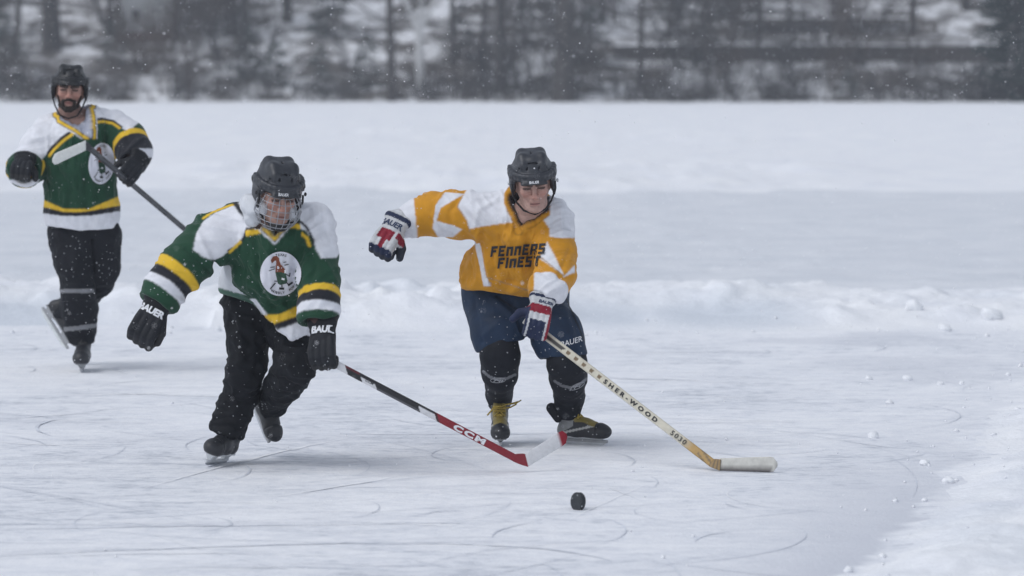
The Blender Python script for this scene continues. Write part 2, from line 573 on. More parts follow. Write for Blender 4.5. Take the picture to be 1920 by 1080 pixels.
def build_body(pl, fr, torso, arms, legs, root, look):
    """one continuous body: head with a face, neck, trunk, arms with hands, legs with feet"""
    chains = [torso] + arms + legs
    fl = fr.O - 0.17; fh = fr.O + 0.17
    f = field_for(chains, 0.014, 0.05, (fl, fh, 0.003))
    for c in chains: f.chain(c, 0.03)
    w = fr.w
    f.ell(w(0, 0.018, 0.035), (0.074, 0.094, 0.088), fr.R, 0.02)
    f.cone(w(0, -0.022, 0.0), w(0, -0.045, -0.078), 0.062, 0.036, 0.03)
    for sx in (-1, 1):
        f.cone(w(0.056 * sx, 0.012, -0.035), w(0.024 * sx, -0.060, -0.098), 0.019, 0.016, 0.03)
        f.ell(w(0.040 * sx, -0.060, -0.020), (0.024, 0.022, 0.018), fr.R, 0.025)
        f.ell(w(0.076 * sx, 0.016, -0.012), (0.010, 0.018, 0.030), fr.R, 0.01)
    f.cone(w(-0.042, -0.072, 0.024), w(0.042, -0.072, 0.024), 0.016, 0.016, 0.02)
    f.ell(w(0, -0.078, -0.100), (0.022, 0.020, 0.018), fr.R, 0.025)
    for sx in (-1, 1):
        f.ell(w(0.033 * sx, -0.097, 0.000), (0.021, 0.017, 0.013), fr.R, 0.012, 's')
    f.cone(w(0, -0.086, 0.014), w(0, -0.110, -0.030), 0.0075, 0.0125, 0.014)
    for sx in (-1, 1):
        f.ell(w(0.013 * sx, -0.094, -0.036), (0.009, 0.012, 0.009), fr.R, 0.010)
        f.ell(w(0.033 * sx, -0.076, 0.0), (0.0135, 0.0135, 0.0125), fr.R, 0.002)          # lids over the eyeball
        f.cone(w(0.018 * sx, -0.088, -0.006), w(0.047 * sx, -0.082, -0.007), 0.004, 0.004, 0.006)
        f.cone(w(0.017 * sx, -0.089, 0.008), w(0.049 * sx, -0.082, 0.006), 0.0055, 0.005, 0.006)
        f.cone(w(0.015 * sx, -0.090, 0.020), w(0.050 * sx, -0.082, 0.026), 0.0055, 0.004, 0.006)  # brow
    f.ell(w(0, -0.084, -0.062), (0.028, 0.016, 0.016), fr.R, 0.015)
    f.cone(w(-0.020, -0.093, -0.063), w(0.020, -0.093, -0.063), 0.0055, 0.0055, 0.006)
    f.cone(w(-0.017, -0.092, -0.075), w(0.017, -0.092, -0.075), 0.0065, 0.0065, 0.006)
    f.cone(w(-0.025, -0.100, -0.069), w(0.025, -0.100, -0.069), 0.003, 0.003, 0.004, op='s')
    V, Fc = f.mesh(1)
    L = fr.loc(V)
    n = fbm(L * 40, 2)
    base = np.array(look['skin'])
    cols = np.tile(base, (len(V), 1))
    def blend(m, c, a):
        m = np.clip(m * a, 0, 1)[:, None]
        cols[:] = cols * (1 - m) + np.array(c) * m
    g = lambda p, r: np.exp(-(((L - np.array(p)) / np.array(r)) ** 2).sum(1))
    red = look.get('red', (0.44, 0.16, 0.12))
    for sx in (-1, 1):
        blend(g((0.045 * sx, -0.07, -0.03), (0.028, 0.05, 0.028)), red, 0.42)
        blend(g((0.033 * sx, -0.09, 0.002), (0.020, 0.02, 0.010)), np.array(base) * 0.45, 0.75)  # shade in the eye sockets below the brow, painted into the skin colour
        d = vdist(L, (0.014 * sx, -0.094, 0.0205), (0.051 * sx, -0.083, 0.027), 0.0, 0.0)
        blend(np.clip((0.0115 - d) / 0.004, 0, 1) * (L[:, 1] < 0), look['brow'], 0.9)
        d = vdist(L, (0.019 * sx, -0.094, 0.005), (0.048 * sx, -0.086, 0.003), 0.0, 0.0)
        blend(np.clip((0.0075 - d) / 0.003, 0, 1), (0.04, 0.02, 0.017), 0.85)
    blend(g((0, -0.11, -0.03), (0.018, 0.03, 0.018)), red, 0.55)
    blend(g((0, -0.10, -0.069), (0.024, 0.02, 0.010)), look['lip'], 0.85)
    d = vdist(L, (-0.022, -0.097, -0.0688), (0.022, -0.097, -0.0688), 0.0, 0.0)
    blend(np.clip((0.004 - d) / 0.003, 0, 1), (0.07, 0.025, 0.025), 0.8)
    st = look.get('stubble', 0)
    if st:
        m = np.clip((-0.045 - L[:, 2] + 0.25 * np.abs(L[:, 0])) / 0.02, 0, 1) * (L[:, 2] > -0.16) * (np.linalg.norm(L, axis=1) < 0.17)
        m *= 1 - g((0, -0.10, -0.069), (0.02, 0.03, 0.008)); m *= np.clip(0.8 + n * 1.0, 0, 1)
        blend(m, look['brow'], st)
    cols[np.linalg.norm(L, axis=1) > 0.27] = (0.05, 0.022, 0.02)      # close-fitting base layer
    o = mk('body', V, Fc, M['skin'], root, cols)
    # eyes
    for sx in (-1, 1):
        b = PB(); b.sphere(fr.w(0.033 * sx, -0.0775, 0.0), 0.0128, 14, 12, fr.R @ np.array(Matrix.Rotation(math.pi / 2, 3, 'X')))
        VV = np.array(b.V); l = fr.loc(VV) - np.array([0.033 * sx + look.get('gaze', 0), -0.0775, look.get('gazez', -0.002)])
        ang = np.hypot(l[:, 0], l[:, 2]); fw = l[:, 1] < 0
        cc = np.tile([0.45, 0.42, 0.40], (len(VV), 1)); cc[(ang < 0.0075) & fw] = look.get('iris', (0.06, 0.045, 0.03)); cc[(ang < 0.003) & fw] = (0.004, 0.004, 0.004)
        mk('eye', VV, b.F, M['eye'], root, cc)
    return V, Fc, o

def build_helmet(fr, root, style):
    f = Field(fr.O - 0.24, fr.O + 0.26, 0.0042)
    w = fr.w; R = fr.R
    f.ell(w(0, 0.022, 0.046), (0.099, 0.129, 0.097), R, 0.01)
    rr = style.get('rail', 0.0125)
    # raised rails that run over the crown
    for sx in (-1, 1):
        pts = [(0.046, -0.066, 0.112), (0.045, -0.02, 0.1310), (0.044, 0.06, 0.129), (0.042, 0.11, 0.098)]
        f.chain([(w(x * sx, y, z), rr) for x, y, z in pts], 0.034)
        # ear panel
        f.ell(w(0.093 * sx, 0.020, 0.005), (0.015, 0.050, 0.058), R, 0.02)
        f.cone(w(0.094 * sx, -0.045, 0.052), w(0.096 * sx, 0.06, 0.050), 0.015, 0.015, 0.02)
    f.ell(w(0, 0.09, -0.01), (0.07, 0.05, 0.055), R, 0.03)
    f.cone(w(0, -0.04, 0.115), w(0, 0.07, 0.116), 0.024, 0.024, 0.03)
    # brow band, a stepped rim round the front
    for z, o, r in ((0.066, 0.004, 0.0105), (0.046, 0.003, 0.0100)):
        ring = []
        for i in range(17):
            a = math.radians(-100 + 200 * i / 16)
            ring.append((w((0.099 + o) * math.sin(a), 0.020 - (0.126 + o) * math.cos(a), z + 0.006 * (1 - math.cos(a))), r))
        f.chain(ring, 0.006)
    f.cone(w(-0.05, -0.112, 0.028), w(0.05, -0.112, 0.028), 0.016, 0.016, 0.015)
    # seam between the two shells
    seam = [(0.100 * math.sin(a), -0.070 - 0.012 * math.cos(a), 0.050 + 0.078 * math.cos(a)) for a in np.radians(np.linspace(-80, 80, 17))]
    Rm = R
    for a, b in zip(seam[:-1], seam[1:]):
        def push(q):
            q = np.array(q); c = np.array([0, 0.022, 0.045]); d = (q - c) / np.array([0.098, 0.128, 0.096]); d /= np.linalg.norm(d)
            return c + d * np.array([0.1, 0.131, 0.099])
        f.cone(w(*push(a)), w(*push(b)), 0.0048, 0.0048, 0.003, op='s')
    # vents
    for x, y, z in ((0.028, -0.085, 0.098), (-0.028, -0.085, 0.098), (0.0, 0.0, 0.144), (0.075, -0.045, 0.10), (-0.075, -0.045, 0.10)):
        f.ell(w(x, y, z), (0.0045, 0.013, 0.009), R, 0.003, 's')
    f.cone(w(-0.022, -0.122, 0.074), w(0.022, -0.122, 0.074), 0.006, 0.006, 0.003, op='s')
    for sx in (-1, 1):
        for y in (-0.05, 0.045):
            f.ell(w(0.108 * sx, y, 0.048), (0.010, 0.014, 0.006), R, 0.003, 's')
    # room for the head, open at the face and below
    f.ell(w(0, 0.018, 0.020), (0.083, 0.106, 0.098), R, 0.004, 's')
    f.box(w(0, -0.13, -0.070), (0.082, 0.125, 0.098), R, 0.02, 0.008, 's')
    f.box(w(0, -0.165, -0.070), (0.16, 0.125, 0.098), R, 0.02, 0.008, 's')
    f.box(w(0, 0.02, -0.12), (0.078, 0.2, 0.10), R, 0.02, 0.008, 's')
    f.box(w(0, 0.0, -0.15), (0.3, 0.3, 0.10), R, 0.01, 0.004, 's')
    f.box(w(0, 0.10, 0.0), (0.072, 0.03, 0.03), R, 0.02, 0.01, 's') if style.get('open_back') else None
    V, Fc = f.mesh(2)
    L = fr.loc(V)
    base = np.array(style['color'])
    cols = np.tile(base, (len(V), 1))
    band = (np.abs(L[:, 2] - 0.034) < 0.012) & (L[:, 1] < -0.03)
    cols[band] = base * 0.75
    inner = ((L[:, 0] / 0.092) ** 2 + ((L[:, 1] - 0.018) / 0.115) ** 2 + ((L[:, 2] - 0.020) / 0.108) ** 2) < 1
    cols[inner] = (0.01, 0.01, 0.01)
    h = mk('helmet', V, Fc, M['helmet'], root, cols)
    # buttons at the temples
    for sx in (-1, 1):
        b = PB(); b.sphere(w(0.112 * sx, -0.04, 0.02), (0.006, 0.009, 0.009), 10, 6, R)
        b.obj('side_button', M['steel'] if style.get('steel') else M['strap'], h)
    # ear loops and chin strap
    b = PB()
    for sx in (-1, 1):
        pts = [(0.100, -0.045, 0.018), (0.100, -0.056, -0.012), (0.094, -0.040, -0.045), (0.094, 0.0, -0.052), (0.096, 0.03, -0.035)]
        b.tube([w(x * sx, y, z) for x, y, z in pts], 0.0055, 6)
    b.obj('ear_loop', M['strap'], h)
    b = PB()
    k = style.get('slack', 0.0)
    pts = [(-0.094, -0.030, -0.045), (-0.080, -0.035, -0.078 - k * 0.3), (-0.05, -0.045, -0.112 - k), (0.0, -0.056, -0.130 - k), (0.05, -0.045, -0.112 - k), (0.080, -0.035, -0.078 - k * 0.3), (0.094, -0.030, -0.045)]
    sm = []
    for i in range(len(pts) - 1):
        for t in (0, 0.5): sm.append(np.array(pts[i]) * (1 - t) + np.array(pts[i + 1]) * t)
    sm.append(np.array(pts[-1]))
    b.tube([w(*q) for q in sm], 0.0048, 5)
    b.obj('chin_strap', M['strap'], h)
    if style.get('print'):
        T, TF = text_shape(style['print'], 0.02, 0.95)
        T[:, 0] += T[:, 1] * 0.2
        bv = tris_bvh(V, Fc)
        zc = style.get('print_z', 0.044)
        V3, F3 = project(T * 0.0115, TF, w(style.get('print_x', 0.0), -0.2, zc), R @ np.array([1.0, 0, 0]), R @ np.array([0, 0, 1.0]), bv, R @ np.array([0, 1.0, 0]), 0.0015)
        mk('lettering', np.array(V3), F3, M['ink_white'], h, smooth=False)
    if style.get('cage'):
        c = np.array([0, -0.012, -0.050]); rad = np.array([0.106, 0.135, 0.105])
        def sp(az, el): return w(*(c + rad * np.array([math.sin(az) * math.cos(el), -math.cos(az) * math.cos(el), math.sin(el)])))
        b = PB()
        for el in np.radians([42, 27, 11, -5, -21, -38, -54]):
            lim = 78 if el > -0.7 else 60
            b.tube([sp(math.radians(a), el) for a in np.linspace(-lim, lim, 15)], 0.0020, 5)
        for az in np.radians([-64, -48, -32, -16, 0, 16, 32, 48, 64]):
            lo = -62 if abs(az) < 0.9 else -50
            b.tube([sp(az, math.radians(e)) for e in np.linspace(lo, 46, 13)], 0.0020, 5)
        cg = b.obj('face_cage', M['wire'], h)
        b = PB()
        rim = [sp(math.radians(a), math.radians(e)) for a, e in ((-80, 46), (-84, 20), (-84, -8), (-76, -34), (-58, -54), (-30, -64), (0, -67), (30, -64), (58, -54), (76, -34), (84, -8), (84, 20), (80, 46))]
        b.tube(rim, 0.0036, 6); b.obj('cage_rim', M['wire'], cg)
        b = PB()
        f2 = Field(w(0, -0.07, -0.11) - 0.09, w(0, -0.07, -0.11) + 0.09, 0.005)
        f2.ell(w(0, -0.070, -0.118), (0.045, 0.045, 0.026), R, 0.01)
        f2.ell(w(0, -0.060, -0.090), (0.040, 0.040, 0.030), R, 0.006, 's')
        v2, q2 = f2.mesh(1); mk('chin_cup', v2, q2, M['strap'], h)
    return h, V, Fc

def build_glove(O, d, n, root, colfn, curl=(35, 45, 35), thumb=1, scale=1.0, spread=0.0, thumb_dir=None, cuff_r=0.066, cuff_len=0.085):
    """hockey glove: flared cuff, padded rolls on the back, four jointed fingers and a thumb"""
    d = unit(d); n = unit(np.asarray(n, float) - d * (np.asarray(n, float) @ d)); s = np.cross(d, n)
    R = np.stack([s, n, d], 1)          # local: x side, y back of hand, z towards the fingertips
    fr = Frame(O, R); S = scale
    f = Field(fr.O - 0.33 * S, fr.O + 0.33 * S, 0.0046)
    w = lambda x, y, z: fr.w(x * S, y * S, z * S)
    f.cone(w(0, 0, -cuff_len), w(0, 0.004, 0.0), cuff_r * S, 0.050 * S, 0.02, n, 0.80)
    for x in (-0.028, 0.028):
        f.cone(w(x, 0, 0.0), w(x * 1.15, 0, 0.085), 0.030 * S, 0.031 * S, 0.02, n, 0.85)
    for j, x in enumerate((-0.045, -0.016, 0.014, 0.043)):
        f.cone(w(x * 0.95, 0.021, 0.018), w(x, 0.024, 0.050), 0.0165 * S, 0.0175 * S, 0.004)
        f.cone(w(x, 0.024, 0.064), w(x * 1.02, 0.018, 0.100), 0.0175 * S, 0.0185 * S, 0.004)
    f.cone(w(-0.036, 0.028, -0.022), w(0.036, 0.028, -0.022), 0.021 * S, 0.021 * S, 0.008)
    f.cone(w(-0.040, 0.022, -0.060), w(0.040, 0.022, -0.060), 0.030 * S, 0.030 * S, 0.012)
    for j, x in enumerate((-0.046, -0.016, 0.014, 0.044)):
        ln = (0.85, 1.0, 1.03, 0.93)[j if thumb > 0 else 3 - j]
        p = np.array([x, 0.006, 0.108]); a = 0.0
        dx = x * spread
        for seg, (L_, r0, r1) in enumerate(((0.045, 0.0185, 0.0180), (0.034, 0.0178, 0.0170), (0.026, 0.0170, 0.0150))):
            a += math.radians(curl[seg] * (1 + 0.06 * (j - 1.5)))
            q = p + L_ * ln * np.array([dx, -math.sin(a), math.cos(a)])
            f.cone(w(*p), w(*q), r0 * S, r1 * S, 0.0035)
            p = q
    td = np.array(thumb_dir if thumb_dir is not None else (0.62, -0.45, 0.62)); td = unit(td * np.array([thumb, 1, 1]))
    p = np.array([0.042 * thumb, -0.008, 0.012]); q = p + td * 0.055; e = q + unit(td + np.array([-0.3 * thumb, -0.2, 0.5])) * 0.045
    f.cone(w(*p), w(*q), 0.026 * S, 0.023 * S, 0.012); f.cone(w(*q), w(*e), 0.0225 * S, 0.018 * S, 0.004)
    f.cone(w(0, 0, -cuff_len - 0.02), w(0, 0, -cuff_len + 0.05), (cuff_r - 0.012) * S, (cuff_r - 0.022) * S, 0.004, n, 0.80, op='s')
    V, Fc = f.mesh(1)
    L = fr.loc(V) / S
    cols = colfn(L)
    g = mk('glove', V, Fc, M['glove'], root, cols)
    return g, V, Fc, fr

def glove_print(txt, g, V, Fc, c0, ux, uy, h, mat, direction, slant=0.2, bold=0.03):
    T, TF = text_shape(txt, bold, 0.95)
    T[:, 0] += T[:, 1] * slant
    V3, F3 = project(T * h, TF, c0, unit(ux), unit(uy), tris_bvh(V, Fc), direction, 0.002)
    return mk('lettering', np.array(V3), F3, mat, g, smooth=False)

def build_skate(contact, fwd, up, root, colfn, lace='lace_dark', holder='holder', scale=1.0, loops=False, blade_h=0.05):
    fwd = unit(fwd); up = unit(np.asarray(up, float) - fwd * (np.asarray(up, float) @ fwd)); side = np.cross(fwd, up)
    R = np.stack([side, fwd, up], 1)
    fr = Frame(np.asarray(contact) , R)
    # local: y forward from mid blade, z up from the ice
    f = Field(fr.O - 0.36, fr.O + 0.36, 0.0048)
    w = fr.w; b0 = blade_h
    f.cone(w(0, -0.105, b0 + 0.035), w(0, -0.02, b0 + 0.032), 0.034, 0.036, 0.02)
    f.cone(w(0, -0.02, b0 + 0.032), w(0, 0.11, b0 + 0.032), 0.036, 0.044, 0.03)
    f.ell(w(0, 0.122, b0 + 0.036), (0.046, 0.052, 0.036), R, 0.02)
    f.chain([(w(0, -0.095, b0 + 0.035), 0.036), (w(0, -0.082, b0 + 0.11), 0.038), (w(0, -0.085, b0 + 0.175), 0.047)], 0.03)
    f.chain([(w(0, -0.05, b0 + 0.09), 0.036), (w(0, 0.03, b0 + 0.062), 0.036), (w(0, 0.10, b0 + 0.04), 0.034)], 0.03)
    f.chain([(w(0, -0.048, b0 + 0.10), 0.030), (w(0, -0.030, b0 + 0.20), 0.032)], 0.012, fwd, 0.45)       # tongue
    f.cone(w(0, -0.125, b0 + 0.15), w(0, -0.135, b0 + 0.215), 0.028, 0.022, 0.012, fwd, 0.5)               # tendon guard
    f.cone(w(0, -0.080, b0 + 0.15), w(0, -0.085, b0 + 0.26), 0.035, 0.042, 0.006, op='s')
    f.plane(w(0, 0, b0 + 0.004), -R[:, 2])
    # seam round the toe cap
    f.chain([(w(0.05 * math.sin(a), 0.098, b0 + 0.03 + 0.052 * math.cos(a)), 0.004) for a in np.radians(np.linspace(-90, 90, 9))], 0.003, op='s')
    V, Fc = f.mesh(1)
    L = fr.loc(V); L = L - np.array([0, 0, b0])
    S = scale; sc = lambda pts: [fr.O + (np.asarray(q) - fr.O) * S for q in pts]
    V = fr.O + (V - fr.O) * S
    bt = mk('skate', V, Fc, M['boot'], root, colfn(L))
    # blade holder: two towers on a rail, steel runner below
    p = PB()
    p.box(w(0, 0.005, 0.024), 0.0065, 0.145, 0.007, R)
    for y0, l0, l1 in ((-0.088, 0.040, 0.028), (0.088, 0.048, 0.030)):
        Vt = []
        for z, l, hw in ((0.030, l1, 0.008), (b0 + 0.006, l0, 0.024)):
            for sx, sy in ((-1, -1), (1, -1), (1, 1), (-1, 1)): Vt.append(w(sx * hw, y0 + sy * l, z))
        p.add(Vt, [(0, 3, 2, 1), (4, 5, 6, 7)] + [(i, (i + 1) % 4, 4 + (i + 1) % 4, 4 + i) for i in range(4)])
    p.box(w(0, 0.0, b0 + 0.004), 0.030, 0.135, 0.005, R)
    p.V = sc(p.V); p.obj('blade_holder', M[holder], bt, smooth=False)
    p = PB(); prof = []
    for i in range(15):
        y = -0.148 + 0.296 * i / 14
        e = max(0, (abs(y) - 0.105) / 0.043)
        prof.append((y, 0.0008 * (y / 0.1) ** 2 + 0.016 * e * e))
    n = len(prof); Vt = []
    for x in (-0.0018, 0.0018):
        for y, z in prof: Vt.append(w(x, y, z))
        for y, z in prof: Vt.append(w(x, y, 0.022))
    Fs = []
    for i in range(n - 1):
        Fs.append((i, i + 1, n + i + 1, n + i)); Fs.append((2 * n + i, 3 * n + i, 3 * n + i + 1, 2 * n + i + 1)); Fs.append((i, 2 * n + i, 2 * n + i + 1, i + 1))
    Fs += [(0, n, 3 * n, 2 * n), (n - 1, 3 * n - 1, 4 * n - 1, 2 * n - 1)]
    p.add(Vt, Fs); p.V = sc(p.V); p.obj('blade', M['steel'], bt, smooth=False)
    # laces criss-cross over the tongue
    p = PB()
    ys = np.linspace(0.085, -0.030, 7); zs = [0.083 + 0.030 * max(0, (0.07 - y) / 0.08) + 0.02 * max(0, (0.0 - y) / 0.03) for y in ys]
    for i in range(6):
        for sx in (-1, 1):
            p.tube([w(-0.026 * sx, ys[i] + 0.006, b0 + zs[i] - 0.014), w(0, (ys[i] + ys[i + 1]) / 2 + 0.004, b0 + (zs[i] + zs[i + 1]) / 2 + 0.003), w(0.026 * sx, ys[i + 1], b0 + zs[i + 1] - 0.014)], 0.0042, 5)
    if loops:
        for k in range(3):
            p.tube([w(-0.030, -0.03 + 0.008 * k, b0 + 0.13 + 0.012 * k), w(0, -0.012 + 0.01 * k, b0 + 0.135 + 0.012 * k), w(0.030, -0.03 + 0.008 * k, b0 + 0.13 + 0.012 * k)], 0.0045, 5)
        p.tube([w(x, y, b0 + z) for x, y, z in ((0.0, -0.005, 0.15), (-0.03, 0.0, 0.165), (-0.07, 0.0, 0.172), (-0.095, 0.0, 0.180), (-0.085, 0.0, 0.166), (-0.055, 0.0, 0.150), (-0.02, 0.0, 0.148))], 0.0040, 5)
        p.tube([w(x, y, b0 + z) for x, y, z in ((-0.06, 0.003, 0.168), (-0.09, 0.003, 0.174), (-0.112, 0.003, 0.188))], 0.0036, 5)
        p.tube([w(x, y, b0 + z) for x, y, z in ((0.0, -0.005, 0.15), (0.03, 0.002, 0.150), (0.052, 0.002, 0.125), (0.064, 0.002, 0.112))], 0.0045, 5)
    p.V = sc(p.V); p.obj('laces', M[lace], bt)
    return bt, V, Fc, Frame(fr.O, fr.R * S)

def black_boot(L):
    c = np.tile([0.016, 0.017, 0.021], (len(L), 1))
    c[L[:, 1] > 0.098] = (0.022, 0.023, 0.028)
    c[(L[:, 2] < 0.012)] = (0.05, 0.05, 0.055)
    return c

def trim_boot(L):
    c = np.tile([0.020, 0.021, 0.025], (len(L), 1))
    side = np.abs(L[:, 0])
    c[(side > 0.026) & (L[:, 2] > 0.03 + 0.5 * (L[:, 1] + 0.1)) & (L[:, 2] < 0.12) & (L[:, 1] < -0.03)] = (0.19, 0.195, 0.20)
    c[(side > 0.03) & (np.abs(L[:, 2] - 0.05 - 0.25 * L[:, 1]) < 0.006) & (L[:, 1] < 0.09)] = (0.34, 0.34, 0.33)
    top = (side < 0.036) & (L[:, 1] > -0.07) & (L[:, 1] < 0.094) & (L[:, 2] > 0.046 - 0.12 * L[:, 1])
    c[top] = (0.20, 0.155, 0.04)
    c[L[:, 1] > 0.098] = (0.014, 0.015, 0.019)
    return c

def cloth_noise(V, Nn, amp, sc, seed=0.0):
    P = V * np.array(sc) + seed
    return Nn * (amp * 1.25 * ridge(P + 0.8 * np.stack([vnoise(P * 0.7 + 5), vnoise(P * 0.7 + 9), vnoise(P * 0.7 + 13)], 1), 2))[:, None]

def crease(V, Nn, segs, uv):
    """single folds: (points in the front view, half width px, height m)"""
    out = np.zeros(len(V))
    front = np.clip(-Nn[:, 1] * 1.5 + 0.3, 0, 1)
    for pts, wd, h in segs:
        d = poly_line_dist(uv[0], uv[1], pts)
        out += h * np.exp(-(d / wd) ** 2) * front
    return Nn * out[:, None]

def tag_person(root): return root

def jersey_mesh(pl, torso, shoulders, arms, hem, neck, notch, h=0.0046, fk=0.78, hollow_hem=0.06):
    """torso: chain, arms: [left chain, right chain], hem: two px points with dy, neck: (a, ra, b, rb)"""
    f = field_for([torso, shoulders] + arms, h, 0.07)
    f.chain(torso, 0.05, pl.n, fk)
    f.chain(shoulders, 0.06, pl.n, 0.85)
    for a in arms: f.chain(a, 0.05)
    for a in arms:                                     # cut the cuff and open it
        (p, rp), (q, rq) = a[-2], a[-1]
        d = unit(q - p)
    # hem
    for (a, b, dn) in hem:
        A = pl.p(*a); B = pl.p(*b)
        nrm = np.cross(B - A, pl.n); nrm = unit(nrm)
        if nrm[2] > 0: nrm = -nrm
        f_lim = pl.p(a[0], a[1] - 400)
        if dn is None: f.plane(A, nrm, 0.004)
    # hollow under the hem so that the cloth has an edge
    (p, rp), (q, rq) = torso[-2], torso[-1]
    d = unit(q - p)
    f.cone(q + d * 0.3, q - d * hollow_hem, rq - 0.016, rq - 0.02, 0.004, pl.n, fk, op='s')
    for a in arms:
        (p, rp), (q, rq) = a[-2], a[-1]
        d = unit(q - p)
        f.cone(q + d * (rq + 0.05), q - d * 0.02, rq - 0.010, rq - 0.016, 0.003, op='s')
        # flat cuff end
        m = rq * 1.4
        sl, X, Y, Z = f._blk(q - 0.16, q + 0.16)
        dd = (X - q[0]) * d[0] + (Y - q[1]) * d[1] + (Z - q[2]) * d[2]
        near = np.sqrt((X - q[0]) ** 2 + (Y - q[1]) ** 2 + (Z - q[2]) ** 2) - (rq + 0.035)
        f.D[sl] = np.maximum(f.D[sl], -np.maximum(-dd, near).astype(np.float32))
    a, ra, b, rb = neck
    f.cone(a, b, ra, rb, 0.012, op='s')
    if notch is not None:
        f.cone(notch[0], notch[1], notch[2], notch[3], 0.008, op='s')
    V, Fc = f.mesh(2)
    return V, Fc

def drape(V, Fc, pl, torso, arms, amp=0.018, seed=0.0, segs=(), hem=None):
    """hanging folds on the trunk, ring folds and pulls on the sleeves"""
    Nn = normals(V, Fc)
    dt, tt = chain_param(V, torso)
    ds = [chain_param(V, a) for a in arms]
    disp = np.zeros_like(V)
    wt = 1.0 / (1 + np.exp((dt - np.minimum(ds[0][0], ds[1][0])) / 0.02))
    disp += cloth_noise(V, Nn, amp * 0.9, (9, 7, 3.2), seed) * wt[:, None]
    disp += cloth_noise(V, Nn, amp * 0.5, (26, 18, 11), seed + 4) * wt[:, None]
    for k, (da, ta) in enumerate(ds):
        a = arms[k]; ax = unit(a[-1][0] - a[0][0])
        wa = 1.0 / (1 + np.exp((da - dt) / 0.02)) * (1 if k == 0 else 1)
        wa = wa * np.exp(-np.maximum(da - min(ds[0][0].min(), 0), 0) * 0)
        # coordinates: slow round the arm, quick along it, slanted
        side = unit(np.cross(ax, pl.n))
        q = V @ np.stack([ax * 15 + side * 11, side * 5, pl.n * 4], 1) + seed * (k + 2)
        r = ridge(q + 0.7 * np.stack([vnoise(q * 0.6 + 3)] * 3, 1), 2)
        disp += Nn * (amp * 0.72 * r * wa * (da == np.minimum(ds[0][0], ds[1][0])))[:, None]
    uv = pl.uv(V)
    if hem is not None: disp *= (1 - wt * (1 - np.clip((hem - uv[1]) / 26.0, 0.18, 1)))[:, None]
    if segs: disp += crease(V, Nn, segs, uv)
    V = V + disp
    V = lap(V, Fc, 0.2)
    return V, Nn, wt, ds, tt

def limb_mesh(pl, chains, h=0.0055, k=0.04, cuts=(), seed=1.0, amp=0.010, sc=(8, 7, 12), hollow=None, segs=(), smooth=2, extra=None, fine_amp=0.4):
    f = field_for(chains, h, 0.06)
    for c in chains: f.chain(c, k)
    if extra: extra(f)
    for p, n in cuts: f.plane(p, n, 0.006)
    for (a, b, ra, rb) in (hollow or ()): f.cone(a, b, ra, rb, 0.003, op='s')
    V, Fc = f.mesh(smooth)
    Nn = normals(V, Fc)
    disp = cloth_noise(V, Nn, amp, sc, seed) + cloth_noise(V, Nn, amp * fine_amp, np.array(sc) * 2.6, seed + 3)
    if segs: disp += crease(V, Nn, segs, pl.uv(V))
    V = lap(V + disp, Fc, 0.15)
    return V, Fc, Nn

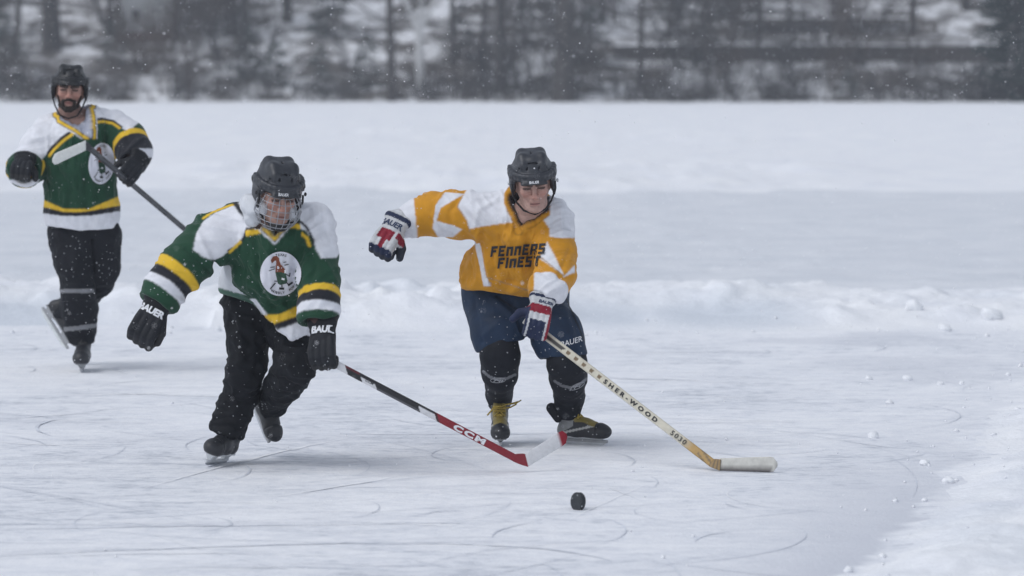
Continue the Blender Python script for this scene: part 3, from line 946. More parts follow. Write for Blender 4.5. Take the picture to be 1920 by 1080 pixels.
# ================================================================== the player in yellow
def player_yellow():
    global ORIGIN
    pl = Player(960, 560, 18.05)
    p, m = pl.p, pl.m
    foot = ground(1010, 834)
    root = thing('person', 'hockey player in golden yellow jersey and navy shorts, one arm flung out', 'person', foot, 'hockey players')
    fr = Frame(W(999, 343, 17.66), rot(4, 17, -4))
    torso = pl.ch([(984, 425, -0.22, 58), (968, 475, -0.12, 69), (946, 520, 0.0, 72), (936, 575, 0.05, 74)])
    shl = pl.ch([(912, 403, -0.20, 37), (975, 400, -0.22, 42), (1032, 412, -0.24, 38)])
    aL = pl.ch([(915, 405, -0.20, 40), (860, 401, -0.16, 39), (806, 402, -0.12, 35), (775, 412, -0.12, 27), (750, 424, -0.12, 20)])
    aR = pl.ch([(1032, 420, -0.24, 37), (1044, 470, -0.34, 31), (1042, 512, -0.44, 31), (1028, 540, -0.52, 29), (1017, 560, -0.55, 24)])
    btorso = pl.ch([(990, 405, -0.25, 30), (975, 440, -0.18, 42), (950, 510, 0.02, 42), (948, 560, 0.08, 38)])
    neck = [(fr.w(0, 0.035, -0.05), 0.056), (fr.w(0, 0.045, -0.11), 0.058), (p(988, 415, -0.20), 0.07)]
    barms = [[(q, r * 0.5) for q, r in aL] , [(q, r * 0.5) for q, r in aR]]
    barms[0] += [(p(728, 450, -0.15), 0.028)]; barms[1] += [(p(1003, 605, -0.58), 0.028)]
    tb = lambda L: trim_boot(L)
    sk1 = build_skate(ground(938, 834), (0.02, -1, -0.02), (-0.02, 0.05, 1), root, tb, 'lace_yellow', 'holder_grey', 0.92, True, 0.042)
    sk2 = build_skate(ground(1092, 834), (0.87, -0.49, 0.0), (-0.24, 0.03, 1), root, tb, 'lace_yellow', 'holder_grey', 0.90, False, 0.040)
    an = [k[3].w(0, -0.083, 0.205) for k in (sk1, sk2)]; ft = [k[3].w(0, -0.06, 0.10) for k in (sk1, sk2)]
    lL = pl.ch([(915, 575, 0.08, 36), (938, 650, -0.12, 24), (936, 735, 0.10, 15)]) + [(an[0], 0.033), (ft[0], 0.022)]
    lR = pl.ch([(1000, 580, 0.05, 36), (1063, 665, -0.15, 24), (1067, 740, 0.05, 16)]) + [(an[1], 0.033), (ft[1], 0.022)]
    look = dict(skin=(0.47, 0.30, 0.255), brow=(0.045, 0.026, 0.018), lip=(0.33, 0.13, 0.115), stubble=0.16, gaze=0.003, gazez=-0.005)
    build_body(pl, fr, neck + btorso, barms, [lL, lR], root, look)
    build_helmet(fr, root, dict(color=(0.030, 0.033, 0.042), print='BAUER', steel=True, slack=0.004, print_z=0.045, print_x=0.0))
    # dark shirt that shows in the neckline
    f = field_for([btorso], 0.008)
    f.chain([(q, r + 0.012) for q, r in btorso[:-1]], 0.04)
    f.cone(p(990, 392, -0.18), p(986, 425, -0.24), 0.070, 0.085, 0.02)
    f.plane(p(985, 411, -0.24), (0.05, -0.35, 1.0))
    v, q = f.mesh(2); mk('undershirt', v, q, M['trouser_plain'], root, np.tile([0.018, 0.018, 0.022], (len(v), 1)))
    # jersey
    vb = p(977, 431, -0.325)
    nk = (p(1000, 350, -0.30), 0.088, p(988, 408, -0.22), 0.078)
    V, Fc = jersey_mesh(pl, torso, shl, [aL, aR], [((866, 539, 0), (992, 557, 0), None)], nk, (vb, p(990, 384, -0.31), 0.006, 0.100))
    segs = [([(905, 440), (930, 500), (925, 535)], 5, -0.008), ([(1020, 470), (1000, 520), (960, 545)], 6, 0.010), ([(900, 432), (880, 500)], 5, 0.008),
            ([(1015, 500), (985, 525), (940, 530)], 5, -0.009), ([(870, 366), (845, 400), (850, 440)], 5, -0.008), ([(1048, 395), (1052, 440)], 4, 0.006),
            ([(1036, 390), (1036, 440)], 4, -0.005), ([(935, 375), (900, 395), (890, 430)], 5, 0.007), ([(925, 372), (895, 380)], 4, -0.006),
            ([(830, 372), (815, 405), (825, 435)], 5, 0.007), ([(1065, 470), (1045, 520)], 5, -0.008), ([(1012, 512), (1040, 528), (1062, 520)], 5, -0.010),
            ([(955, 545), (985, 520), (1010, 490)], 6, 0.009)]
    V, Nn, wt, ds, tt = drape(V, Fc, pl, torso, [aL, aR], 0.026, 2.3, segs, 552)
    u, v = pl.uv(V)
    c = np.tile(GOLD, (len(V), 1)).astype(float)
    isL = ds[0][0] < np.minimum(ds[1][0], chain_param(V, torso)[0]) - 0.004
    isR = (ds[1][0] < chain_param(V, torso)[0] + 0.012) & (u > 1000)
    def paint(mask, col): c[mask] = col
    paint(in_poly(u, v, [(980, 340), (935, 350), (880, 350), (868, 372), (859, 389), (876, 415), (880, 432), (897, 428), (930, 423), (977, 417), (975, 380)]) , WHITE)
    paint(in_poly(u, v, [(1024, 340), (1020, 398), (1014, 410), (1029, 431), (1029, 446), (1050, 449), (1085, 448), (1090, 340)]), WHITE)
    # side panel
    paint(in_poly(u, v, [(887, 447), (898, 446), (905, 480), (911, 515), (921, 537), (907, 537), (900, 500), (893, 470)]) & ~isL, WHITE)
    # sleeves
    paint(isL & in_poly(u, v, [(836, 362), (818, 388), (813, 430), (822, 445), (850, 446), (868, 432), (850, 424), (820, 416), (828, 392), (872, 366)]), WHITE)
    paint(isL & (u < 781 - (v - 410) * -0.10), WHITE)
    paint(in_poly(u, v, [(1025, 458), (1012, 484), (1055, 519), (1075, 498), (1075, 512), (1054, 521), (1040, 490)]) & (u > 1010), WHITE)
    paint(in_poly(u, v, [(1024, 455), (1010, 486), (1056, 520), (1042, 490)]), WHITE)
    pr, tr = ds[1][1], None
    end = ds[1][1].max()
    paint(isR & (ds[1][1] > end - 0.072), WHITE)
    # collar band
    dn = np.minimum(vdist(V, vb, p(990, 384, -0.31), 0.006, 0.100), vdist(V, nk[0], nk[2], nk[1], nk[3]))
    paint((dn < 0.028) & (v < 442) & (u > 945) & (u < 1030), np.array(GOLD) * 0.95)
    paint((dn > 0.027) & (dn < 0.031) & (v < 444) & (u > 950) & (u < 1030), np.array(GOLD) * 0.45)
    paint((dn < 0.0015) & (u > 945) & (u < 1035) & (v < 432), (0.018, 0.018, 0.022))
    # seams
    for sg in ([(868, 372), (859, 389), (876, 415), (882, 436)], [(1012, 484), (1055, 519)], [(912, 520), (990, 545)]):
        paint(poly_line_dist(u, v, sg) < 0.9, c.mean(0) * 0.6)
    c = lap(lap(c, Fc, 0.5), Fc, 0.5)
    jer = mk('jersey', V, Fc, M['jersey'], root, c)
    bv = tris_bvh(V, Fc)
    # chest lettering, cut block capitals
    V2, F2 = block_text('FENNERS', 1.0); V2 = np.array(V2)
    a = math.radians(3.0)
    ux, uy = pl.r * math.cos(a) + pl.u * math.sin(a), pl.u * math.cos(a) - pl.r * math.sin(a) * 0
    hgt = m(19.5)
    V3, F3 = project(V2 * hgt * np.array([0.93, 1]), F2, p(971, 467, -0.7), ux, uy, bv, pl.n, 0.007)
    mk('lettering', np.array(V3), F3, M['ink_black'], jer, smooth=False)
    V2, F2 = block_text('FINEST', 1.0); V2 = np.array(V2)
    V3, F3 = project(V2 * hgt * np.array([0.93, 1]), F2, p(973, 490, -0.7), ux, uy, bv, pl.n, 0.007)
    mk('lettering', np.array(V3), F3, M['ink_black'], jer, smooth=False)
    # navy shorts
    crot = pl.ch([(950, 545, 0.06, 50), (975, 590, 0.03, 46)])
    sL = pl.ch([(918, 570, 0.06, 47), (933, 625, -0.06, 44), (941, 668, -0.10, 40)])
    sR = pl.ch([(1010, 572, 0.04, 50), (1042, 625, -0.10, 45), (1063, 680, -0.16, 40)])
    hip = pl.ch([(916, 538, 0.08, 48), (1015, 545, 0.06, 50)])
    hl = lambda a, b: (pl.p(*a), unit(np.cross(pl.p(*b) - pl.p(*a), pl.n)) * (-1))
    def ex(f):
        # hems, each across its own leg only
        for (a, b, x0, x1) in (((900, 658, 0), (976, 634, 0), 860, 992), ((1006, 672, 0), (1101, 662, 0), 1000, 1130)):
            A, B = pl.p(*a), pl.p(*b); n_ = unit(np.cross(B - A, pl.n)); n_ = n_ if n_[2] < 0 else -n_
            X = f.ax[0][:, None, None]; Z = f.ax[2][None, None, :]
            Yv = f.ax[1][None, :, None]
            d = (X - A[0]) * n_[0] + (Yv - A[1]) * n_[1] + (Z - A[2]) * n_[2]
            xm = pl.p((992 + 1000) / 2, 600)[0]
            lim = (X - xm) if x0 < 990 else (xm - X)
            f.D = np.maximum(f.D, -np.maximum(-d, lim).astype(np.float32)) if False else np.maximum(f.D, np.minimum(d, -lim).astype(np.float32))
    hol = [(sL[-1][0] + (0, 0, -0.10), sL[-2][0], sL[-1][1] - 0.012, sL[-1][1] - 0.03), (sR[-1][0] + (0, 0, -0.10), sR[-2][0], sR[-1][1] - 0.012, sR[-1][1] - 0.03)]
    segs = [([(890, 560), (905, 640)], 5, -0.007), ([(925, 560), (965, 600), (980, 640)], 6, 0.010), ([(960, 565), (975, 620)], 6, -0.010), ([(1060, 560), (1085, 640)], 5, -0.006),
            ([(1000, 630), (1030, 600), (1060, 600)], 6, 0.008), ([(905, 630), (940, 600)], 6, 0.006)]
    V, Fc, Nn = limb_mesh(pl, [sL, sR, hip, crot], 0.0055, 0.05, (), 7.7, 0.007, (6, 6, 5), hol, segs, extra=ex)
    u, v = pl.uv(V)
    c = np.tile([0.011, 0.027, 0.062], (len(V), 1)); 
    c[poly_line_dist(u, v, [(1058, 548), (1074, 590), (1096, 640)]) < 1.6] = (0.006, 0.01, 0.02)
    c[poly_line_dist(u, v, [(930, 556), (985, 590), (1000, 640)]) < 2.2] = (0.007, 0.014, 0.032)
    sh = mk('shorts', V, Fc, M['shorts'], root, c)
    T, TF = text_shape('BAUER', 0.01, 1.0); T[:, 0] += T[:, 1] * 0.25
    a = math.radians(16)
    V3, F3 = project(T * m(10), TF, p(1076, 643, -0.8), pl.r * math.cos(a) + pl.u * math.sin(a), pl.u * math.cos(a) - pl.r * math.sin(a), tris_bvh(V, Fc), pl.n, 0.003)
    mk('lettering', np.array(V3), F3, M['ink_white'], sh, smooth=False)
    # socks over shin pads
    for pts, band, logo, seed in (([(940, 640, -0.10, 31), (938, 668, -0.12, 34), (937, 700, -0.06, 31.5), (936, 738, 0.12, 22), (937, 756, 0.17, 21)], [(906, 696), (918, 706), (934, 711), (950, 709), (966, 702)], (933, 717, -4), 3.1),
                                  ([(1062, 655, -0.14, 33), (1063, 682, -0.16, 34), (1066, 710, -0.10, 32), (1067, 745, 0.04, 26), (1064, 778, 0.07, 22)], [(1040, 714), (1052, 722), (1068, 726), (1084, 721), (1099, 710)], (1086, 728, 18), 5.2)):
        ch = pl.ch(pts)
        d = unit(ch[-1][0] - ch[-2][0])
        V, Fc, Nn = limb_mesh(pl, [ch], 0.0058, 0.03, [(ch[-1][0] + d * 0.005, d)], seed, 0.006, (10, 8, 9), [(ch[-1][0] + d * 0.05, ch[-1][0] - d * 0.03, ch[-1][1] - 0.008, ch[-1][1] - 0.012)])
        u, v = pl.uv(V)
        c = np.tile([0.009, 0.0105, 0.016], (len(V), 1))
        c[(poly_line_dist(u, v, band) < 2.6) & (Nn[:, 1] < 0.3)] = (0.16, 0.165, 0.18)
        so = mk('sock', V, Fc, M['trouser'], root, c)
        # oval emblem below the band
        a = math.radians(logo[2]); w2, h2 = 14, 4.6
        V2, F2 = [], []
        def strip(points, wd):
            for (x0, y0), (x1, y1) in zip(points[:-1], points[1:]):
                t = unit([x1 - x0, y1 - y0]); nn = np.array([-t[1], t[0]]) * wd
                b = len(V2); V2.extend([np.array([x0, y0]) + nn, np.array([x1, y1]) + nn, np.array([x1, y1]) - nn, np.array([x0, y0]) - nn]); F2.append((b, b + 1, b + 2, b + 3))
        el = [(w2 * math.cos(t), h2 * math.sin(t) + 0.12 * w2 * math.cos(t)) for t in np.linspace(0, 2 * math.pi, 21)]
        strip(el, 0.55); strip([(-8, -3.5), (-2, 2), (6, 3.5)], 0.9); strip([(-9, 2.5), (0, -0.5), (9, -2)], 0.9); strip([(2, -3), (6, 1.5)], 0.8)
        ux = pl.r * math.cos(a) + pl.u * math.sin(a); uy = pl.u * math.cos(a) - pl.r * math.sin(a)
        V3, F3 = project(np.array(V2) / pl.s, F2, p(logo[0], logo[1], -0.6), ux, uy, tris_bvh(V, Fc), pl.n, 0.0025)
        mk('emblem', np.array(V3), F3, M['ink_grey'], so, smooth=False)
    # heel flap of the right leg's guard
    f = Field(p(1036, 770, 0.06) - 0.13, p(1036, 770, 0.06) + 0.13, 0.0055)
    f.cone(p(1034, 765, 0.05), p(1046, 785, 0.03), 0.026, 0.020, 0.01)
    v, q = f.mesh(2); mk('heel_guard', v, q, M['trouser'], root, np.tile([0.014, 0.015, 0.02], (len(v), 1)))
    # gloves: red, white and navy
    RED = (0.23, 0.012, 0.028); GW = (0.52, 0.53, 0.55); NV = (0.014, 0.022, 0.06)
    def gcolL(L):
        c = np.tile(GW, (len(L), 1)).astype(float)
        x, y, z = L.T
        c[(z > 0.018) & (z < 0.075) & (x > -0.03) & (x < 0.04)] = RED
        c[(z > 0.012) & (z < 0.05) & (x < -0.045)] = RED
        c[(z > 0.115)] = NV
        c[(z > 0.075) & (z < 0.115) & (np.abs(x) < 0.012)] = RED
        c[(y < -0.012)] = (0.03, 0.035, 0.05)
        c[(z < -0.045)] = NV; c[(z < -0.070)] = GW
        return c
    O = p(735, 434, -0.20)
    dirn = p(708, 474, -0.27) - O
    nb = -pl.n + 0.35 * pl.u - 0.15 * pl.r
    g, V, Fc, gf = build_glove(O, dirn, nb, root, gcolL, (75, 80, 60), -1, 0.98, cuff_r=0.060, cuff_len=0.075)
    glove_print('BAUER', g, V, Fc, gf.w(0.004, 0.08, -0.014), gf.R[:, 0] * (1 if gf.R[0, 0] > 0 else -1), -gf.R[:, 2], 0.028, M['ink_navy'], -gf.R[:, 1], 0.15)
    def gcolR(L):
        c = np.tile(GW, (len(L), 1)).astype(float)
        x, y, z = L.T
        c[(z > -0.010) & (z < 0.036) & (y > 0)] = RED
        c[(z > 0.078) & (np.abs(x) < 0.040) & (y > -0.05)] = NV
        c[(z < -0.050)] = NV; c[(z < -0.066)] = GW
        c[(x < -0.050) & (z > 0)] = RED
        c[(x > 0.05) & (z > 0.0)] = NV
        return c
    O = p(1012, 583, -0.60)
    dirn = p(1002, 628, -0.68) - O
    nb = -pl.n + 0.45 * pl.u + 0.15 * pl.r
    g, V, Fc, gf = build_glove(O, dirn, nb, root, gcolR, (62, 85, 55), 1 if np.cross(unit(dirn), nb)[0] < 0 else -1, 0.92, cuff_r=0.056, cuff_len=0.065, thumb_dir=(0.9, -0.25, 0.25))
    glove_print('BAUER', g, V, Fc, gf.w(0.02 if gf.R[0, 0] > 0 else -0.02, 0.08, -0.024), gf.R[:, 0] * (1 if gf.R[0, 0] > 0 else -1), -gf.R[:, 2], 0.018, M['ink_navy'], -gf.R[:, 1], 0.15)
    return pl

# block capitals on a 5-wide grid, cut the way the shirt's letters are
GLYPH = {
    'F': [(0, 0, 2.2, 10), (0, 7.6, 6.4, 10), (2.2, 4.0, 5.4, 6.2)],
    'E': [(0, 0, 2.2, 10), (0, 7.6, 6.4, 10), (2.2, 4.0, 5.4, 6.2), (0, 0, 6.4, 2.3)],
    'N': [(0, 0, 2.3, 8.4), (0, 6.2, 6.6, 8.6), (4.2, 0, 6.6, 8.4)],
    'R': [(0, 0, 2.2, 10), (2.2, 7.8, 6.4, 10), (4.3, 4.6, 6.4, 7.8), (2.2, 3.2, 5.4, 5.2), (4.3, 0, 6.4, 3.4)],
    'S': [(0, 7.8, 6.4, 10), (0, 4.2, 2.2, 7.8), (0, 4.2, 6.4, 6.2), (4.2, 0, 6.4, 4.2), (0, 0, 4.2, 2.2)],
    'I': [(0, 0, 2.3, 10)],
    'T': [(0, 7.7, 6.4, 10), (2.0, 0, 4.3, 7.7)],
}
def block_text(t, h):
    V, F = [], []; x = 0
    for chh in t:
        g = GLYPH[chh]; wmax = max(r[2] for r in g)
        for x0, y0, x1, y1 in g:
            n = max(1, round((x1 - x0) / 1.0)); mth = max(1, round((y1 - y0) / 1.0))
            b = len(V)
            for j in range(mth + 1):
                for i in range(n + 1):
                    yy = y0 + (y1 - y0) * j / mth
                    V.append((x + x0 + (x1 - x0) * i / n + yy * 0.16, yy))
            for j in range(mth):
                for i in range(n):
                    a = b + j * (n + 1) + i; F.append((a, a + 1, a + n + 2, a + n + 1))
        x += wmax + 1.6
    V = np.array(V); V -= (V.min(0) + V.max(0)) / 2
    return V / 10.0 * h, F

def cut_local(f, A, n, lim_fn):
    """cut away what lies beyond the plane, only where lim_fn > 0"""
    X = f.ax[0][:, None, None]; Yv = f.ax[1][None, :, None]; Z = f.ax[2][None, None, :]
    n = unit(n)
    d = (X - A[0]) * n[0] + (Yv - A[1]) * n[1] + (Z - A[2]) * n[2]
    f.D = np.maximum(f.D, np.minimum(d, lim_fn(X, Yv, Z) + 0 * d).astype(np.float32))

def down(pl, a, b):
    A, B = pl.p(*a), pl.p(*b); n = unit(np.cross(B - A, pl.n))
    return A, (n if n[2] < 0 else -n)

def par_at(ch, pt):
    return chain_param(np.array([pt]), ch)[1][0]

def green_jersey_mesh(pl, torso, shl, arms, cuts, neck, notch, hollow):
    f = field_for([torso, shl] + arms, 0.0046, 0.07)
    f.chain(torso, 0.05, pl.n, 0.78); f.chain(shl, 0.06, pl.n, 0.85)
    for a in arms: f.chain(a, 0.05)
    for A, n, lim in cuts: cut_local(f, A, n, lim)
    f.cone(*hollow, 0.004, pl.n, 0.78, op='s')
    for a in arms:
        (p, rp), (q, rq) = a[-2], a[-1]; d = unit(q - p)
        f.cone(q + d * (rq + 0.05), q - d * 0.02, rq - 0.010, rq - 0.016, 0.003, op='s')
        sl, X, Y, Z = f._blk(q - 0.16, q + 0.16)
        dd = (X - q[0]) * d[0] + (Y - q[1]) * d[1] + (Z - q[2]) * d[2]
        near = np.sqrt((X - q[0]) ** 2 + (Y - q[1]) ** 2 + (Z - q[2]) ** 2) - (rq + 0.035)
        f.D[sl] = np.maximum(f.D[sl], -np.maximum(-dd, near).astype(np.float32))
    f.cone(neck[0], neck[2], neck[1], neck[3], 0.012, op='s')
    f.cone(notch[0], notch[1], notch[2], notch[3], 0.008, op='s')
    return f.mesh(2)

def crest(pl, jer, V, Fc, c, rx, ry, tilt=0.0, top='TEXAS', bottom='WOBBLY  POPS'):
    bv = tris_bvh(V, Fc)
    a = math.radians(tilt)
    ux = (pl.r * math.cos(a) + pl.u * math.sin(a)) * rx / pl.s; uy = (pl.u * math.cos(a) - pl.r * math.sin(a)) * ry / pl.s
    c0 = pl.p(c[0], c[1], -1.0)
    V2 = [(0, 0)]; F2 = []
    nr, na = 14, 56
    for i in range(1, nr + 1):
        for k in range(na):
            t = 2 * math.pi * k / na; V2.append((i / nr * math.cos(t), i / nr * math.sin(t)))
    F2 += [(0, 1 + k, 1 + (k + 1) % na) for k in range(na)]
    for i in range(nr - 1):
        o = 1 + i * na
        F2 += [(o + k, o + na + k, o + na + (k + 1) % na, o + (k + 1) % na) for k in range(na)]
    V3, F3 = project(np.array(V2), F2, c0, ux, uy, bv, pl.n, 0.007)
    cr = mk('crest', np.array(V3), F3, M['crest'], jer)
    P = np.array(V3)
    def lay(name, polys, mat, off):
        V2, F2 = [], []
        for p in polys:
            p = np.array(p, float); p = np.concatenate([p[i] + (np.roll(p, -1, 0)[i] - p[i]) * np.linspace(0, 1, 4)[:3, None] for i in range(len(p))]); b = len(V2); cc = p.mean(0)
            V2 += [tuple(cc)] + [tuple(q) for q in p]
            F2 += [(b, b + 1 + i, b + 1 + (i + 1) % len(p)) for i in range(len(p))]
        V3, F3 = project(np.array(V2), F2, c0, ux, uy, bv, pl.n, off)
        if V3: mk(name, np.array(V3), F3, mat, jer, smooth=False)
    def arc_text(t, r, mid, size, inward):
        Vs, Fs = [], []
        step = size * 0.98 / r
        for i, chh in enumerate(t):
            if chh == ' ': continue
            T, TF = text_shape(chh, 0.02)
            off = (i - (len(t) - 1) / 2) * step
            ang = mid - off if not inward else mid + off
            cx_, cy_ = r * math.cos(ang), r * math.sin(ang)
            ro = ang - math.pi / 2 if not inward else ang + math.pi / 2
            ca, sa = math.cos(ro), math.sin(ro)
            b = len(Vs)
            for x, y in T * size: Vs.append((cx_ + ca * x - sa * y, cy_ + sa * x + ca * y))
            Fs += [tuple(j + b for j in f) for f in TF]
        V3, F3 = project(np.array(Vs), Fs, c0, ux, uy, bv, pl.n, 0.0095)
        if V3: mk('lettering', np.array(V3), F3, M['ink_black'], jer, smooth=False)
    arc_text(top, 0.86, math.radians(92), 0.115, False)
    arc_text(bottom, 0.86, math.radians(-72), 0.115, True)
    # a leaning bottle with a hockey stick and skates
    lay('bottle_print', [[(-0.52, 0.58), (-0.42, 0.76), (-0.24, 0.80), (-0.12, 0.70), (-0.10, 0.52), (-0.18, 0.48), (-0.26, 0.60), (-0.36, 0.56), (-0.46, 0.44)],
                         [(-0.26, 0.62), (-0.12, 0.62), (0.00, 0.38), (-0.24, 0.36)], [(-0.26, 0.38), (0.02, 0.40), (0.20, 0.22), (0.22, 0.04), (-0.26, 0.04)]], M['ink_brown'], 0.0095)
    lay('label_print', [[(-0.26, 0.06), (0.22, 0.10), (0.36, -0.28), (0.30, -0.42), (0.02, -0.50), (-0.10, -0.44)]], M['ink_green'], 0.0100)
    lay('label_print', [[(0.06, 0.18), (0.26, 0.20), (0.28, 0.06), (0.10, 0.04)], [(0.02, -0.16), (0.22, -0.20), (0.20, -0.28), (0.02, -0.24)]], M['ink_white'], 0.0110)
    def bar(x0, y0, x1, y1, w_):
        t = unit([x1 - x0, y1 - y0]); nn = np.array([-t[1], t[0]]) * w_
        return [np.array([x0, y0]) + nn, np.array([x1, y1]) + nn, np.array([x1, y1]) - nn, np.array([x0, y0]) - nn]
    lay('limb_print', [bar(-0.28, 0.22, -0.58, 0.10, 0.015), bar(-0.30, 0.30, -0.52, 0.26, 0.02), bar(0.16, 0.40, 0.36, 0.46, 0.02), bar(0.1, 0.52, 0.24, 0.56, 0.015), bar(0.24, 0.02, 0.44, -0.08, 0.02), bar(0.44, -0.1, 0.46, 0.08, 0.025),
                       bar(-0.12, -0.34, -0.28, -0.34, 0.02), bar(-0.22, -0.42, -0.46, -0.72, 0.028), bar(0.10, -0.48, 0.11, -0.60, 0.025), bar(-0.02, -0.66, 0.22, -0.66, 0.05),
                       bar(0.30, -0.36, 0.44, -0.46, 0.025), bar(0.40, -0.50, 0.62, -0.34, 0.045)], M['ink_black'], 0.0105)

def black_glove(L):
    c = np.tile([0.009, 0.010, 0.013], (len(L), 1)).astype(float)
    x, y, z = L.T
    c[(y > 0.0) & (z > 0.0)] = (0.013, 0.0145, 0.019)
    c[(z < -0.03)] = (0.008, 0.009, 0.012)
    c[y < -0.012] = (0.024, 0.024, 0.026)
    return c

# ================================================================== the green player in the caged helmet
def player_green_front():
    pl = Player(500, 560, 17.27)
    p, m = pl.p, pl.m
    foot = ground(402, 872)
    root = thing('person', 'hockey player in a green jersey, black trousers and black helmet with wire cage, striding', 'person', foot, 'hockey players')
    fr = Frame(p(521, 364, -0.48), rot(19, 20, 3))
    torso = pl.ch([(514, 452, -0.34, 58), (508, 495, -0.26, 68), (522, 550, -0.16, 56), (540, 600, -0.22, 44), (550, 650, -0.24, 40)])
    shl = pl.ch([(455, 430, -0.28, 44), (520, 428, -0.36, 46), (584, 422, -0.32, 37)])
    aL = pl.ch([(447, 430, -0.28, 42), (401, 449, -0.30, 45), (360, 482, -0.34, 40.5), (330, 517, -0.38, 37.5), (300, 556, -0.42, 33), (293, 568, -0.43, 31)])
    aR = pl.ch([(584, 426, -0.32, 37), (593, 470, -0.36, 33), (596, 520, -0.42, 33), (597, 570, -0.48, 33.5), (597, 603, -0.51, 35)])
    btorso = pl.ch([(512, 430, -0.34, 34), (508, 480, -0.26, 44), (500, 535, -0.08, 36), (490, 560, 0.02, 29)])
    neck = [(fr.w(0, 0.035, -0.05), 0.056), (fr.w(0, 0.05, -0.10), 0.058), (p(512, 425, -0.32), 0.07)]
    barms = [[(q, r * 0.5) for q, r in aL] + [(p(272, 625, -0.45), 0.028)], [(q, r * 0.5) for q, r in aR] + [(p(606, 665, -0.55), 0.028)]]
    # skates first, the legs end in them
    f1 = np.array([-0.30, -0.94, 0.07]); u1 = np.array([0.42, 0.0, 0.92])
    sk1 = build_skate(ground(403, 871), f1, u1, root, black_boot, 'lace_dark', 'holder', 0.92, False, 0.060)
    f2 = unit(np.array([0.36, -0.34, -0.86])); u2 = np.array([0.64, -0.70, 0.30]); u2 = unit(u2 - f2 * (u2 @ f2))
    sk2 = build_skate(p(492, 775, 0.26) - u2 * 0.050, f2, u2, root, black_boot, 'lace_dark', 'holder_grey', 0.90, False, 0.05)
    an1 = sk1[3].w(0, -0.085, 0.20); an2 = sk2[3].w(0, -0.085, 0.20)
    lL = pl.ch([(463, 600, 0.0, 30), (462, 690, -0.06, 24), (440, 770, 0.02, 18)]) + [(an1, 0.034), (sk1[3].w(0, -0.06, 0.12), 0.025)]
    lR = pl.ch([(530, 612, -0.05, 30), (549, 690, -0.26, 24), (520, 745, 0.0, 18)]) + [(an2, 0.034), (sk2[3].w(0, -0.06, 0.12), 0.025)]
    look = dict(skin=(0.47, 0.29, 0.24), brow=(0.07, 0.045, 0.03), lip=(0.30, 0.12, 0.10), stubble=0.35, gaze=0.004, gazez=-0.005)
    build_body(pl, fr, neck + btorso, barms, [lL, lR], root, look)
    build_helmet(fr, root, dict(color=(0.026, 0.029, 0.037), print='BAUER', cage=True, rail=0.016, print_z=0.046, print_x=-0.012))
    # pale undershirt: a raised hood at the neck and a tail below the jersey
    f = field_for([btorso, pl.ch([(430, 540, 0, 60)])], 0.006)
    f.chain(pl.ch([(500, 470, -0.22, 52), (478, 500, -0.14, 52), (462, 534, -0.04, 47), (458, 570, 0.0, 44)]), 0.04)
    hood = [(fr.w(0.098 * math.cos(t), 0.055 + 0.085 * math.sin(t), -0.085 - 0.020 * math.sin(t + 0.5)), 0.033) for t in np.linspace(-0.9, math.pi + 0.9, 15)]
    A, n = down(pl, (414, 549, 0), (480, 567, 0)); f.plane(A, n, 0.003)
    V, Fc = f.mesh(2); Nn = normals(V, Fc)
    V = lap(V + cloth_noise(V, Nn, 0.014, (10, 9, 8), 4.0), Fc, 0.3)
    u, v = pl.uv(V); c = np.tile([0.60, 0.62, 0.66], (len(V), 1))
    c[(v > 541 + (u - 416) * 0.27) & (v > 500)] = (0.05, 0.12, 0.085)
    mk('undershirt', V, Fc, M['jersey'], root, lap(c, Fc, 0.5))
    f = Field(fr.O - 0.30, fr.O + 0.30, 0.005)
    f.chain(hood, 0.02)
    f.chain([(fr.w(-0.085, 0.03, -0.07), 0.026), (fr.w(-0.09, 0.03, -0.13), 0.032)], 0.03)
    V, Fc = f.mesh(2); V = V + cloth_noise(V, normals(V, Fc), 0.012, (14, 12, 10), 2.0)
    mk('hood', V, Fc, M['jersey'], root, np.tile([0.58, 0.60, 0.64], (len(V), 1)))
    # jersey
    vb = p(515, 457, -0.45)
    nk = (p(510, 368, -0.40), 0.135, p(510, 418, -0.34), 0.112)
    xl = p(408, 560)[0]; xr = p(640, 600)[0]
    A1, n1 = down(pl, (414, 500, -0.1), (479, 566, -0.1)); A2, n2 = down(pl, (479, 566, -0.1), (547, 636, -0.1)); A3, n3 = down(pl, (545, 634, -0.1), (578, 624, -0.1))
    cuts = [(A1, n1, lambda X, Y, Z: np.minimum(X - xl, xr - X)), (A2, n2, lambda X, Y, Z: np.minimum(X - p(470, 560)[0], xr - X)), (A3, n3, lambda X, Y, Z: np.minimum(X - p(530, 560)[0], xr - X))]
    # keep the cut of the first line to its own stretch
    hollow = (torso[-1][0] + np.array([0, 0, -0.2]), torso[-2][0] + np.array([-0.02, 0.02, 0.02]), torso[-1][1] - 0.008, torso[-2][1] - 0.02)
    V, Fc = green_jersey_mesh(pl, torso, shl, [aL, aR], cuts, nk, (vb, p(518, 408, -0.42), 0.006, 0.080), hollow)
    segs = [([(430, 480), (470, 520), (520, 580)], 6, -0.011), ([(450, 470), (500, 540), (545, 590)], 6, 0.011), ([(420, 492), (455, 540)], 5, 0.008), ([(565, 470), (560, 540), (545, 600)], 6, -0.010),
            ([(355, 470), (385, 500), (400, 515)], 5, -0.010), ([(375, 440), (400, 500)], 6, 0.008), ([(570, 440), (590, 500), (575, 550)], 6, -0.009), ([(600, 480), (622, 530)], 5, 0.008),
            ([(480, 470), (490, 540)], 6, -0.008), ([(305, 500), (340, 535)], 4, 0.006), ([(460, 410), (455, 450)], 5, 0.006), ([(600, 400), (612, 450)], 4, -0.006), ([(584, 400), (596, 455)], 4, 0.006)]
    V, Nn, wt, ds, tt = drape(V, Fc, pl, torso, [aL, aR], 0.025, 6.1, segs)
